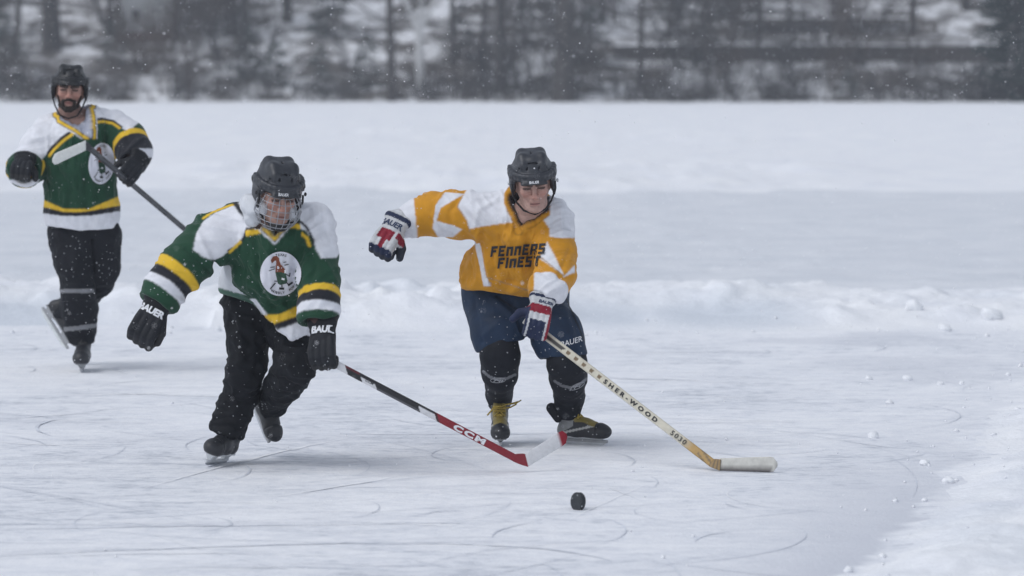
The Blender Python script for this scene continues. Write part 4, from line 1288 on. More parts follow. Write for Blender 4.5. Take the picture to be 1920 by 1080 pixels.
    u, v = pl.uv(V)
    c = np.tile(GREEN, (len(V), 1)).astype(float)
    dt = chain_param(V, torso)[0]
    isL = (ds[0][0] < np.minimum(ds[1][0], dt) + 0.02) & (u < 430); isR = (ds[1][0] < dt + 0.015) & (u > 553)
    def paint(mask, col): c[mask] = col
    lp = [(366, 470), (372, 440), (384, 418), (405, 402), (440, 388), (470, 370), (492, 420), (470, 432), (461, 438), (456, 452), (442, 464), (420, 482), (404, 489), (385, 484)]
    paint(in_poly(u, v, lp), WHITE)
    rp = [(560, 370), (562, 432), (572, 436), (586, 454), (590, 470), (600, 487), (628, 485), (640, 470), (640, 380), (600, 370)]
    paint(in_poly(u, v, rp), WHITE)
    for ln, col, wd in (([(430, 472), (446, 463), (459, 448), (464, 432), (494, 431)], BLK, 2.2), ([(440, 467), (452, 457), (462, 440), (494, 437), (512, 453)], YEL, 0)):
        if wd: paint((poly_line_dist(u, v, ln) < wd) & (Nn[:, 1] < 0.2), col)
    paint(in_poly(u, v, [(461, 435), (494, 431), (492, 440), (462, 446)]), YEL)
    paint(in_poly(u, v, [(430, 473), (441, 462), (443, 468), (433, 478)]), YEL)
    paint(in_poly(u, v, [(440, 463), (452, 452), (455, 456), (444, 468)]), YEL)
    paint(in_poly(u, v, [(538, 424), (562, 424), (563, 432), (538, 432)]), YEL)
    paint((poly_line_dist(u, v, [(538, 422), (563, 420), (575, 432), (585, 452), (586, 462)]) < 2.2) & (u > 540), BLK)
    paint(in_poly(u, v, [(565, 438), (577, 448), (582, 466), (576, 466), (572, 452), (563, 444)]), YEL)
    paint((poly_line_dist(u, v, [(384, 412), (402, 400), (430, 389), (442, 386)]) < 2.0) & (v < 420), YEL)
    # collar: yellow, dark, white chevron
    dn = np.minimum(vdist(V, vb, p(518, 408, -0.42), 0.006, 0.080), vdist(V, nk[0], nk[2], nk[1], nk[3]))
    fr_ = Nn[:, 1] < 0.4
    paint(fr_ & (poly_line_dist(u, v, [(441, 380), (452, 398), (466, 413), (482, 422), (497, 428)]) < 4.6), BLK)
    for off, col, wd in ((0, WHITE, 2.6), (-4.2, BLK, 2.4), (-9.0, YEL, 3.6), (-13.5, BLK, 1.6)):
        paint(fr_ & (v > 418) & (poly_line_dist(u, v, [(488, 434 + off), (515, 459 + off), (541, 428 + off)]) < wd), col)
    paint((dn < 0.005) & (u > 448) & (u < 570) & (v < 446), (0.50, 0.52, 0.56))
    # sleeve stripes
    for k, (mask, pts) in enumerate(((isL, ((327, 512), (314, 527), (301, 541))), (isR, ((597, 555), (597, 572), (597, 588))))):
        ch = [aL, aR][k]
        for (x, y), col in zip(pts, (YEL, BLK, WHITE)):
            t0 = par_at(ch, p(x, y, -0.38 if k == 0 else -0.46)); hw = 0.0215 if k == 0 else 0.0205
            tt_ = ds[k][1] + (0.0 if k == 0 else 0.00)
            paint(mask & (np.abs(tt_ - t0) < hw), col)
    # hem bands follow the hem line
    hm = poly_line_dist(u, v, [(414, 500), (479, 566), (502, 597), (521, 620), (547, 634), (580, 624)])
    body = ~isR & ~isL & (v > 480) & (u > 405)
    paint(body & (hm < 4) & (u < 530) & (v > 560), WHITE)
    low = np.interp(u, [480, 497, 520, 547, 580], [560, 591, 612, 621, 612])
    paint(body & (u > 505) & (v > np.interp(u, [505, 520, 560, 580], [606, 618, 603, 596])), WHITE)
    paint(body & (u > 497) & (v > np.interp(u, [497, 512, 560, 580], [590, 606, 591, 584])) & (v < np.interp(u, [505, 520, 560, 580], [606, 618, 603, 596])), BLK)
    paint(body & (u > 495) & (v > np.interp(u, [495, 525, 560, 580], [591, 588, 572, 566])) & (v < np.interp(u, [497, 512, 560, 580], [595, 607, 591, 584])), YEL)
    c = lap(lap(c, Fc, 0.5), Fc, 0.5)
    jer = mk('jersey', V, Fc, M['jersey'], root, c)
    crest(pl, jer, V, Fc, (527, 512), 37.5, 40.5, -4)
    # trousers
    L1 = pl.ch([(463, 585, 0.0, 44), (465, 640, -0.04, 35.5), (462, 690, -0.06, 33), (450, 740, 0.0, 33), (435, 785, 0.0, 30), (424, 812, 0.0, 31)])
    L2 = pl.ch([(535, 605, -0.05, 44), (551, 650, -0.18, 36), (551, 690, -0.26, 35), (527, 730, -0.05, 30), (508, 758, 0.12, 26)])
    hip = pl.ch([(458, 558, 0.02, 41), (500, 575, 0.0, 46), (528, 590, -0.03, 46)])
    d1 = unit(L1[-1][0] - L1[-2][0]); d2 = unit(L2[-1][0] - L2[-2][0])
    segs = [([(430, 600), (470, 640), (500, 650)], 6, -0.012), ([(428, 700), (460, 690), (498, 705)], 5, -0.010), ([(425, 715), (465, 725), (490, 722)], 5, 0.010), ([(415, 735), (450, 755), (480, 745)], 5, -0.011),
            ([(405, 780), (440, 775), (465, 790)], 4, 0.009), ([(395, 800), (430, 798), (460, 812)], 4, -0.010), ([(520, 660), (550, 700), (580, 700)], 5, 0.011), ([(500, 700), (530, 710), (570, 730)], 5, -0.012),
            ([(490, 725), (520, 735), (555, 740)], 4, 0.010), ([(440, 570), (455, 640), (450, 690)], 6, 0.009), ([(480, 590), (485, 650), (478, 700)], 6, -0.009)]
    V, Fc, Nn = limb_mesh(pl, [hip, L1, L2], 0.0055, 0.014, (), 9.2, 0.018, (7, 7, 10),
        [(L1[-1][0] + d1 * 0.06, L1[-1][0] - d1 * 0.05, L1[-1][1] - 0.008, L1[-1][1] - 0.016), (L2[-1][0] + d2 * 0.06, L2[-1][0] - d2 * 0.05, L2[-1][1] - 0.008, L2[-1][1] - 0.014)], segs,
        extra=lambda f: (cut_local(f, L1[-1][0], d1, lambda X, Y, Z: 0.13 - np.sqrt((X - L1[-1][0][0]) ** 2 + (Y - L1[-1][0][1]) ** 2 + (Z - L1[-1][0][2]) ** 2)),
                         cut_local(f, L2[-1][0], d2, lambda X, Y, Z: 0.13 - np.sqrt((X - L2[-1][0][0]) ** 2 + (Y - L2[-1][0][1]) ** 2 + (Z - L2[-1][0][2]) ** 2))))
    c = np.tile([0.007, 0.008, 0.011], (len(V), 1))
    mk('trousers', V, Fc, M['trouser'], root, c)
    # gloves
    O = p(287, 588, -0.44); dirn = p(256, 645, -0.47) - O
    g, V, Fc, gf = build_glove(O, dirn, -pl.n + 0.2 * pl.u - 0.1 * pl.r, root, black_glove, (62, 75, 55), -1, 1.05, cuff_r=0.068, cuff_len=0.07, thumb_dir=(0.35, -0.5, 0.8))
    sg = 1 if gf.R[0, 0] > 0 else -1
    glove_print('BAUER', g, V, Fc, gf.w(0.002, 0.1, -0.006), gf.R[:, 0] * sg, -gf.R[:, 2], 0.032, M['ink_white'], -gf.R[:, 1], 0.15, 0.05)
    O = p(606, 632, -0.54); dirn = p(604, 690, -0.60) - O
    g, V, Fc, gf = build_glove(O, dirn, -pl.n - 0.35 * pl.r + 0.25 * pl.u, root, black_glove, (60, 85, 55), 1, 0.97, cuff_r=0.072, cuff_len=0.115, thumb_dir=(0.45, -0.7, 0.7))
    sg = 1 if gf.R[0, 0] > 0 else -1
    glove_print('BAUER', g, V, Fc, gf.w(0.022 * sg, 0.1, -0.020), gf.R[:, 0] * sg, -gf.R[:, 2], 0.032, M['ink_white'], -gf.R[:, 1], 0.15, 0.05)
    return pl

# ================================================================== the bearded green player behind
def player_green_back():
    pl = Player(150, 400, 22.2)
    p, m = pl.p, pl.m
    root = thing('person', 'bearded hockey player in a green jersey gliding behind the others, one skate lifted', 'person', ground(155, 697), 'hockey players')
    fr = Frame(p(131, 170, -0.10), rot(4, 0, 3))
    torso = pl.ch([(148, 258, -0.08, 55), (150, 310, -0.06, 60), (152, 370, -0.02, 62), (154, 420, 0.0, 63), (156, 475, 0.02, 62)])
    shl = pl.ch([(92, 252, -0.03, 31), (148, 236, -0.03, 36), (214, 244, 0.0, 33)])
    aL = pl.ch([(90, 256, -0.03, 33), (70, 282, -0.05, 31), (54, 310, -0.06, 29), (47, 316, -0.16, 29), (45, 320, -0.25, 30)])
    aR = pl.ch([(216, 246, 0.0, 33), (238, 262, -0.04, 32), (252, 284, -0.12, 28), (250, 304, -0.22, 26)])
    btorso = pl.ch([(144, 235, -0.02, 34), (148, 290, -0.02, 44), (152, 370, 0.0, 44), (156, 425, 0.02, 38)])
    neck = [(fr.w(0, 0.03, -0.05), 0.056), (fr.w(0, 0.04, -0.12), 0.058), (p(142, 232, -0.02), 0.075)]
    barms = [[(q, r * 0.5) for q, r in aL] + [(p(43, 318, -0.42), 0.028)], [(q, r * 0.5) for q, r in aR] + [(p(244, 322, -0.32), 0.028)]]
    sk1 = build_skate(ground(155, 697), (0.04, -1, 0.0), (0.0, 0.05, 1), root, black_boot, 'lace_dark', 'holder_grey', 1.0, False, 0.052)
    f2 = unit(np.array([0.53, -0.20, -0.82])); u2 = np.array([0.80, -0.12, 0.52])
    sk2 = build_skate(p(97, 618, 0.38), f2, u2, root, black_boot, 'lace_dark', 'holder_grey', 1.0, False, 0.055)
    an1 = sk1[3].w(0, -0.085, 0.20); an2 = sk2[3].w(0, -0.085, 0.20)
    lL = pl.ch([(132, 465, 0.0, 28), (146, 540, -0.06, 22), (150, 600, 0.0, 18)]) + [(an1, 0.036), (sk1[3].w(0, -0.06, 0.12), 0.025)]
    lR = pl.ch([(185, 465, 0.04, 28), (188, 512, 0.06, 20), (150, 565, 0.25, 17)]) + [(an2, 0.034), (sk2[3].w(0, -0.06, 0.12), 0.025)]
    look = dict(skin=(0.42, 0.255, 0.21), brow=(0.014, 0.010, 0.009), lip=(0.24, 0.075, 0.07), stubble=0.45, gaze=0.0)
    build_body(pl, fr, neck + btorso, barms, [lL, lR], root, look)
    build_helmet(fr, root, dict(color=(0.012, 0.013, 0.016), slack=0.03, steel=True, rail=0.011))
    # beard and moustache
    f = Field(fr.w(0, -0.06, -0.08) - 0.12, fr.w(0, -0.06, -0.08) + 0.12, 0.0036)
    w = fr.w
    for sx in (-1, 1):
        f.cone(w(0.006 * sx, -0.103, -0.051), w(0.034 * sx, -0.090, -0.060), 0.0085, 0.0075, 0.006)
        f.cone(w(0.034 * sx, -0.088, -0.060), w(0.032 * sx, -0.085, -0.095), 0.009, 0.011, 0.008)
        f.cone(w(0.066 * sx, -0.020, -0.030), w(0.050 * sx, -0.056, -0.085), 0.006, 0.009, 0.01)
        f.cone(w(0.050 * sx, -0.058, -0.085), w(0.012 * sx, -0.084, -0.110), 0.009, 0.015, 0.01)
    f.cone(w(-0.012, -0.094, -0.100), w(0.012, -0.094, -0.100), 0.013, 0.013, 0.01)
    V, Fc = f.mesh(1); Nn = normals(V, Fc)
    V = V + Nn * (0.004 * fbm(V * 130, 3))[:, None]
    mk('beard', V, Fc, M['hair'], root)
    # grey shirt and dark neck guard
    f = field_for([btorso], 0.007)
    f.chain([(q, r + 0.012) for q, r in btorso[:-1]], 0.04)
    f.cone(p(140, 222, -0.05), p(144, 250, -0.06), 0.075, 0.10, 0.02)
    f.plane(p(140, 221, -0.05), (0.1, -0.6, 1.0))
    V, Fc = f.mesh(2); u, v = pl.uv(V)
    c = np.tile([0.42, 0.44, 0.52], (len(V), 1)); c[v < 226] = (0.015, 0.015, 0.018)
    mk('undershirt', V, Fc, M['jersey'], root, c)
    # jersey
    vb = p(171, 256, -0.215)
    nk = (p(136, 190, -0.06), 0.098, p(142, 226, -0.05), 0.090)
    A1, n1 = down(pl, (88, 421, 0), (150, 432, 0)); A2, n2 = down(pl, (150, 432, 0), (221, 428, 0))
    xl = p(80, 400)[0]; xm = p(151, 400)[0]
    cuts = [(A1, n1, lambda X, Y, Z: np.minimum(X - xl, xm + 0.002 - X)), (A2, n2, lambda X, Y, Z: np.minimum(X - xm, 0 * X + 1.0))]
    hollow = (torso[-1][0] + np.array([0, 0, -0.2]), torso[-2][0] + np.array([0, 0, 0.01]), torso[-1][1] - 0.012, torso[-2][1] - 0.020)
    V, Fc = green_jersey_mesh(pl, torso, shl, [aL, aR], cuts, nk, (vb, p(140, 206, -0.16), 0.006, 0.095), hollow)
    segs = [([(100, 300), (130, 350), (160, 380)], 6, -0.010), ([(200, 260), (185, 310)], 5, -0.008), ([(95, 330), (100, 400)], 5, 0.009), ([(120, 300), (122, 390)], 6, 0.008), ([(160, 330), (165, 420)], 6, -0.008),
            ([(215, 340), (190, 400)], 5, 0.008), ([(70, 250), (95, 275)], 4, 0.007), ([(236, 240), (240, 270)], 4, -0.006), ([(105, 270), (112, 330)], 5, -0.008)]
    V, Nn, wt, ds, tt = drape(V, Fc, pl, torso, [aL, aR], 0.022, 12.7, segs, 432)
    u, v = pl.uv(V)
    c = np.tile(GREEN, (len(V), 1)).astype(float)
    dt = chain_param(V, torso)[0]
    isL = (ds[0][0] < dt + 0.01) & (u < 90); isR = (ds[1][0] < dt + 0.01) & (u > 212)
    def paint(mask, col): c[mask] = col
    paint(in_poly(u, v, [(110, 190), (112, 215), (142, 246), (120, 262), (96, 282), (80, 300), (20, 300), (20, 230), (80, 190)]), WHITE)
    paint(in_poly(u, v, [(160, 190), (176, 226), (195, 222), (214, 228), (230, 243), (244, 252), (252, 238), (275, 220), (240, 190)]), WHITE)
    paint((poly_line_dist(u, v, [(143, 243), (118, 260), (100, 277), (92, 288)]) < 3.0) & (Nn[:, 1] < 0.3), BLK)
    paint((poly_line_dist(u, v, [(144, 248), (120, 265), (102, 282), (94, 293)]) < 2.6) & (Nn[:, 1] < 0.3), YEL)
    paint((poly_line_dist(u, v, [(176, 226), (192, 224), (213, 228), (228, 240)]) < 2.2) & (Nn[:, 1] < 0.3), BLK)
    paint((poly_line_dist(u, v, [(177, 232), (193, 229), (211, 232), (224, 241)]) < 2.3) & (Nn[:, 1] < 0.3), YEL)
    dn = np.minimum(vdist(V, vb, p(140, 206, -0.16), 0.006, 0.095), vdist(V, nk[0], nk[2], nk[1], nk[3]))
    near = (v < 262) & (u > 98) & (u < 186)
    paint(near & (dn < 0.042) & (v > 215), WHITE); paint(near & (dn < 0.034), BLK); paint(near & (dn < 0.029), YEL); paint(near & (dn < 0.010), BLK); paint(near & (dn < 0.005), (0.40, 0.42, 0.50))
    ty = par_at(aR, p(244, 268, -0.07))
    paint(isR & (ds[1][1] > ty + 0.000), YEL); paint(isR & (ds[1][1] > ty + 0.034), BLK)
    paint(isR & (u > 259) & (v > 280) & (v < 297), WHITE)
    e = ds[0][1].max()
    paint(isL & (v > 305), GREEN); paint(isL & (ds[0][1] > e - 0.085) & (v > 300), YEL); paint(isL & (ds[0][1] > e - 0.06), GREEN); paint(isL & (ds[0][1] > e - 0.024) & (v > 337), WHITE)
    body = ~isL & ~isR
    top_ = np.interp(u, [84, 119, 166, 221], [375, 391, 392, 369]); mid = np.interp(u, [84, 119, 140, 166, 221], [388, 397, 398, 396, 386]); bot = np.interp(u, [84, 119, 166, 221], [400, 405, 405, 397])
    paint(body & (v > bot), WHITE); paint(body & (v > mid) & (v <= bot), BLK); paint(body & (v > top_) & (v <= mid), YEL)
    c = lap(lap(c, Fc, 0.5), Fc, 0.5)
    jer = mk('jersey', V, Fc, M['jersey'], root, c)
    crest(pl, jer, V, Fc, (192, 303), 24, 38.5, -6, 'TEXAS', 'WOBBLY  POPS')
    # trousers
    L1 = pl.ch([(134, 455, 0.0, 40), (143, 500, -0.04, 35), (146, 540, -0.06, 29), (149, 580, -0.01, 29.5), (151, 612, 0.02, 27), (152, 632, 0.03, 23)])
    L2 = pl.ch([(186, 460, 0.04, 37), (189, 500, 0.02, 33), (181, 530, 0.10, 27), (140, 572, 0.32, 23), (118, 592, 0.40, 20)])
    hip = pl.ch([(132, 440, 0.02, 42), (158, 452, 0.0, 44), (184, 440, 0.02, 42)])
    d1 = unit(L1[-1][0] - L1[-2][0]); d2 = unit(L2[-1][0] - L2[-2][0])
    segs = [([(140, 450), (142, 520)], 6, 0.008), ([(172, 450), (176, 510)], 3, -0.02), ([(120, 530), (150, 525), (172, 532)], 4, -0.008), ([(120, 560), (150, 556), (175, 562)], 4, 0.008)]
    V, Fc, Nn = limb_mesh(pl, [hip, L1, L2], 0.0058, 0.03, (), 15.2, 0.014, (8, 8, 9),
        [(L1[-1][0] + d1 * 0.06, L1[-1][0] - d1 * 0.04, L1[-1][1] - 0.008, L1[-1][1] - 0.014), (L2[-1][0] + d2 * 0.06, L2[-1][0] - d2 * 0.04, L2[-1][1] - 0.008, L2[-1][1] - 0.012)], segs)
    u, v = pl.uv(V)
    c = np.tile([0.008, 0.009, 0.013], (len(V), 1))
    fr_ = (Nn[:, 1] < 0.3) & (chain_param(V, L1)[0] < chain_param(V, L2)[0])
    c[fr_ & (np.abs(v - 545) < 3.6) & (u < 175)] = (0.20, 0.205, 0.22); c[fr_ & (np.abs(v - 614 + (u - 150) * 0.12) < 4.2)] = (0.21, 0.215, 0.23)
    mk('trousers', V, Fc, M['trouser'], root, c)
    # gloves: one fist pushed towards the viewer, one round the shaft
    O = p(44, 308, -0.34)
    build_glove(O, -pl.n * 0.8 - pl.u * 0.35 - pl.r * 0.15, pl.u + -0.5 * pl.n, root, black_glove, (70, 80, 50), -1, 0.95, cuff_r=0.066, cuff_len=0.07)
    O = p(253, 308, -0.28); dirn = p(236, 334, -0.38) - O
    build_glove(O, dirn, -pl.n + 0.2 * pl.u + 0.35 * pl.r, root, black_glove, (55, 75, 50), 1, 0.93, cuff_r=0.064, cuff_len=0.06)
    return pl

# ================================================================== sticks and puck
def tape_blade(heel, toe, height_h, height_t, thick, normal, up, curve=0.012, n=14):
    """a gently curved blade as a closed solid"""
    V = []
    normal = unit(normal)
    ax = toe - heel
    for i in range(n + 1):
        t = i / n
        c = heel + ax * t + normal * curve * math.sin(t * math.pi / 2) * t * 2.0
        h = height_h + (height_t - height_h) * t
        e = max(0, (t - 0.86) / 0.14); s_ = math.sqrt(max(0.0, 1 - e * e)) if e > 0 else 1.0
        h2 = h * (0.25 + 0.75 * s_) if e > 0 else h
        mid = c + up * h * 0.5
        for (k, w_) in ((-0.5, 0.75), (-0.44, 1.0), (0.0, 1.0), (0.44, 1.0), (0.5, 0.75)):
            V.append((mid + up * h2 * k - normal * thick * 0.5 * w_, mid + up * h2 * k + normal * thick * 0.5 * w_))
    P = []; 
    m = 5
    for a, b in V: P.append(a)
    for a, b in V: P.append(b)
    o = len(V); F = []
    for i in range(n):
        for k in range(m - 1):
            a = i * m + k; F.append((a, a + m, a + m + 1, a + 1)); F.append((o + a, o + a + 1, o + a + m + 1, o + a + m))
        a = i * m; F.append((a, o + a, o + a + m, a + m)); a = i * m + m - 1; F.append((a, a + m, o + a + m, o + a))
    for i in (0, n):
        for k in range(m - 1):
            a = i * m + k; F.append((a, a + 1, o + a + 1, o + a) if i == 0 else (a, o + a, o + a + 1, a + 1))
    return np.array(P), F

def shaft_mesh(A, B, wide, w_, d_, n, col_fn, taper=1.0):
    """rounded rectangular shaft from A to B; wide is the direction of its broad side"""
    ax = unit(B - A); wide = unit(wide - ax * (wide @ ax)); nr = np.cross(ax, wide)
    prof = []
    for sx, sy, a0 in ((1, 1, 0), (-1, 1, 90), (-1, -1, 180), (1, -1, 270)):
        for a in (0, 45, 90):
            t = math.radians(a0 + a); r = 0.3 * d_
            prof.append((sx * (w_ / 2 - r) + r * math.cos(t), sy * (d_ / 2 - r) + r * math.sin(t)))
    prof = prof[:3] + [(w_ * q, d_ / 2) for q in (0.30, 0.15, 0.0, -0.15, -0.30)] + prof[3:9] + [(w_ * q, -d_ / 2) for q in (-0.30, -0.15, 0.0, 0.15, 0.30)] + prof[9:]
    k = len(prof); V = []; C = []
    for i in range(n + 1):
        t = i / n
        sc = 1 + (taper - 1) * t
        for x, y in prof:
            V.append(A + (B - A) * t + wide * x * sc + nr * y * (1 + (taper - 1) * t * 0.5)); C.append(col_fn(t, x / w_, y / d_))
    F = [(i * k + j, i * k + (j + 1) % k, (i + 1) * k + (j + 1) % k, (i + 1) * k + j) for i in range(n) for j in range(k)]
    F += [tuple(range(k))[::-1], tuple(n * k + j for j in range(k))]
    return np.array(V), F, np.array(C), wide, nr

def shaft_text(txt, pos, along, wide, face, size, mat, parent, spacing=1.0, bold=0.02, off=0.0, stretch=1.0):
    T, TF = text_shape(txt, bold, spacing)
    T = T * size; T[:, 0] *= stretch
    V = [pos + along * x + wide * y + face * off for x, y in T]
    return mk('lettering', np.array(V), TF, mat, parent, smooth=False)

def stick_red():
    A = W(603, 669, 16.695); B = W(964, 858, 16.92); heel = W(986, 870, 16.93)
    root = thing('hockey_stick', 'red and black hockey stick with raised white blade held by the caged player', 'hockey stick', B, 'hockey sticks')
    D_ = (0.23, 0.010, 0.020); K = (0.016, 0.016, 0.019); Wt = (0.66, 0.66, 0.68); MR = (0.10, 0.012, 0.02)
    def col(t, x, y):
        # broad printed bands, cut on the slant
        q = t + 0.035 * x
        if q < 0.125: return Wt
        if q < 0.20: return K if x < 0.2 else MR
        if q < 0.275: return Wt if x < 0.12 else K
        if q < 0.50: return K if x > -0.30 else (0.09, 0.09, 0.10)
        if q < 0.585: return Wt if x < 0.25 else K
        if q < 0.60: return (0.05, 0.01, 0.012)
        return D_
    up = np.array([0.46, 0.0, 0.88]); 
    n_ = unit(ray(780, 760))
    V, F, C, wide, nr = shaft_mesh(A, B, np.array([0.46, 0.02, 0.88]), 0.033, 0.021, 320, col)
    sh = mk('shaft', V, F, M['stick'], root, C)
    ax = unit(B - A); face = nr if nr @ n_ < 0 else -nr
    L = np.linalg.norm(B - A)
    shaft_text('CCM', A + (B - A) * 0.762, ax, wide, face, 0.0265, M['ink_white'], sh, 1.3, 0.06, 0.0125, 2.0)
    shaft_text('CCM', A + (B - A) * 0.243, ax, wide, face, 0.0105, M['ink_black'], sh, 1.0, 0.02, 0.0125, 1.3)
    # neck that flares into the blade
    p = PB()
    n2 = 8
    V = []; C = []
    tip_lo = W(990, 875, 16.94); tip_hi = W(984, 851, 16.94)
    for i in range(n2 + 1):
        t = i / n2
        c = B * (1 - t) + (tip_lo + tip_hi) / 2 * t; hh = 0.0165 * (1 - t) + np.linalg.norm(tip_hi - tip_lo) / 2 * t; ud = unit(wide * (1 - t) + unit(tip_hi - tip_lo) * t)
        th = 0.0105 * (1 - t) + 0.006 * t
        for a, b in ((1, 1), (-1, 1), (-1, -1), (1, -1)): V.append(c + ud * hh * a + nr * th * b); C.append(D_)
    F = [(i * 4 + j, i * 4 + (j + 1) % 4, i * 4 + 4 + (j + 1) % 4, i * 4 + 4 + j) for i in range(n2) for j in range(4)] + [(3, 2, 1, 0), tuple(n2 * 4 + j for j in range(4))]
    mk('neck', np.array(V), F, M['stick'], root, np.array(C), smooth=False)
    heel_ = tip_lo; toe = W(1067, 829, 17.02)
    upv = unit(W(1050, 806, 17.02) - W(1061, 832, 17.02)); upv = unit(tip_hi - tip_lo) * 0.75 + upv * 0.25
    V, F = tape_blade(heel_, toe, 0.058, 0.064, 0.012, n_, unit(upv), 0.010)
    t = ((V - heel_) @ unit(toe - heel_)) / np.linalg.norm(toe - heel_)
    C = np.tile([0.66, 0.66, 0.68], (len(V), 1)); C[t > 0.86] = (0.25, 0.010, 0.022)
    mk('blade', V, F, M['tape'], root, C)

def stick_wood():
    A = W(985, 600, 17.50); B = W(1335, 868, 17.0); heel = ground(1350, 884)
    root = thing('hockey_stick', 'cream wooden hockey stick with dirty white blade on the ice, held by the yellow player', 'hockey stick', heel, 'hockey sticks')
    CR = (0.56, 0.53, 0.44); WD = (0.42, 0.27, 0.10); DK = (0.13, 0.10, 0.07)
    def col(t, x, y):
        if t < 0.085: return (0.62, 0.61, 0.58)
        if t < 0.23:
            return (0.045, 0.042, 0.038) if (-0.28 < x < 0.22 and t < 0.215 + 0.03 * x) else CR
        if t < 0.44:
            ph = (t - 0.23) / 0.042
            return (0.16, 0.11, 0.06) if (ph % 1.0) < 0.42 + 0.25 * x and -0.3 < x < 0.26 else CR
        if t < 0.84: return CR if x > -0.36 else (0.60, 0.58, 0.52)
        k = min(1, (t - 0.84) / 0.06)
        w = np.array(CR) * (1 - k) + np.array(WD) * k
        if t > 0.93 and math.sin(90 * t + 9 * x) > 0.35: w = w * 0.3 + np.array(DK) * 0.7
        return tuple(w)
    n_ = unit(ray(1180, 740))
    V, F, C, wide, nr = shaft_mesh(A, B, np.array([0.60, 0.0, 0.80]), 0.038, 0.024, 380, col)
    sh = mk('shaft', V, F, M['stick'], root, C)
    ax = unit(B - A); face = nr if nr @ n_ < 0 else -nr
    shaft_text('SHER-WOOD', A + (B - A) * 0.575, ax, wide, face, 0.021, M['ink_black'], sh, 1.7, 0.04, 0.0140, 1.35)
    shaft_text('5030', A + (B - A) * 0.830, ax, wide, face, 0.023, M['ink_black'], sh, 1.25, 0.012, 0.0150, 1.2)
    hi = W(1352, 862, heel[1] - 0.005); lo = heel + np.array([0, 0, 0.004])
    V = []; C = []
    n2 = 8
    for i in range(n2 + 1):
        t = i / n2
        c = B * (1 - t) + (lo + hi) / 2 * t; hh = 0.020 * (1 - t) + np.linalg.norm(hi - lo) / 2 * t; ud = unit(wide * (1 - t) + unit(hi - lo) * t); th = 0.012 * (1 - t) + 0.007 * t
        for a, b in ((1, 1), (-1, 1), (-1, -1), (1, -1)):
            V.append(c + ud * hh * a + nr * th * b); C.append(DK if (i + (a > 0)) % 3 == 0 else (0.30, 0.20, 0.09))
    F = [(i * 4 + j, i * 4 + (j + 1) % 4, i * 4 + 4 + (j + 1) % 4, i * 4 + 4 + j) for i in range(n2) for j in range(4)] + [(3, 2, 1, 0), tuple(n2 * 4 + j for j in range(4))]
    mk('neck', np.array(V), F, M['stick'], root, np.array(C), smooth=False)
    toe = ground(1458, 888) + np.array([0, 0, 0.004])
    V, F = tape_blade(lo, toe, np.linalg.norm(hi - lo) * 1.12, 0.072, 0.008, n_, np.array([0, 0, 1.0]), 0.008)
    t = ((V - lo) @ unit(toe - lo))
    C = np.tile([0.60, 0.59, 0.55], (len(V), 1)); nn = fbm(V * 30, 3); C *= (1 - np.clip(nn, 0, 1) * 0.35)[:, None]
    z = V[:, 2]; C[z < 0.008] = (0.10, 0.09, 0.09)
    mk('blade', V, F, M['tape'], root, C)

def stick_grey():
    butt = W(356, 438, 22.75); hand = W(240, 330, 21.85); hl = W(166, 276, 21.35)
    root = thing('hockey_stick', 'dark grey hockey stick with white taped blade held across the chest by the bearded player', 'hockey stick', hand, 'hockey sticks')
    def col(t, x, y): return (0.035, 0.038, 0.045) if (int(t * 40) % 9) else (0.06, 0.062, 0.07)
    V, F, C, wide, nr = shaft_mesh(butt, hl, np.array([0.5, 0.0, 0.8]), 0.031, 0.022, 60, col)
    mk('shaft', V, F, M['stick'], root, C)
    n_ = unit(ray(130, 290))
    lo = W(161, 282, 21.33); hi = W(159, 263, 21.33); toe = W(98, 312, 21.22)
    V2 = []; 
    for t in np.linspace(0, 1, 6):
        c = hl * (1 - t) + (lo + hi) / 2 * t; hh = 0.0155 * (1 - t) + np.linalg.norm(hi - lo) / 2 * t; ud = unit(wide * (1 - t) + unit(hi - lo) * t); th = 0.011 * (1 - t) + 0.006 * t
        for a, b in ((1, 1), (-1, 1), (-1, -1), (1, -1)): V2.append(c + ud * hh * a + nr * th * b)
    F = [(i * 4 + j, i * 4 + (j + 1) % 4, i * 4 + 4 + (j + 1) % 4, i * 4 + 4 + j) for i in range(5) for j in range(4)] + [(3, 2, 1, 0), tuple(20 + j for j in range(4))]
    mk('neck', np.array(V2), F, M['stick'], root, np.tile([0.035, 0.038, 0.045], (len(V2), 1)), smooth=False)
    V, F = tape_blade(lo, toe, 0.056, 0.066, 0.014, n_, unit(np.array([0.0, 0, 1.0]) + 0.0 * hi), 0.006)
    mk('blade', V, F, M['tape'], root, np.tile([0.70, 0.71, 0.69], (len(V), 1)))

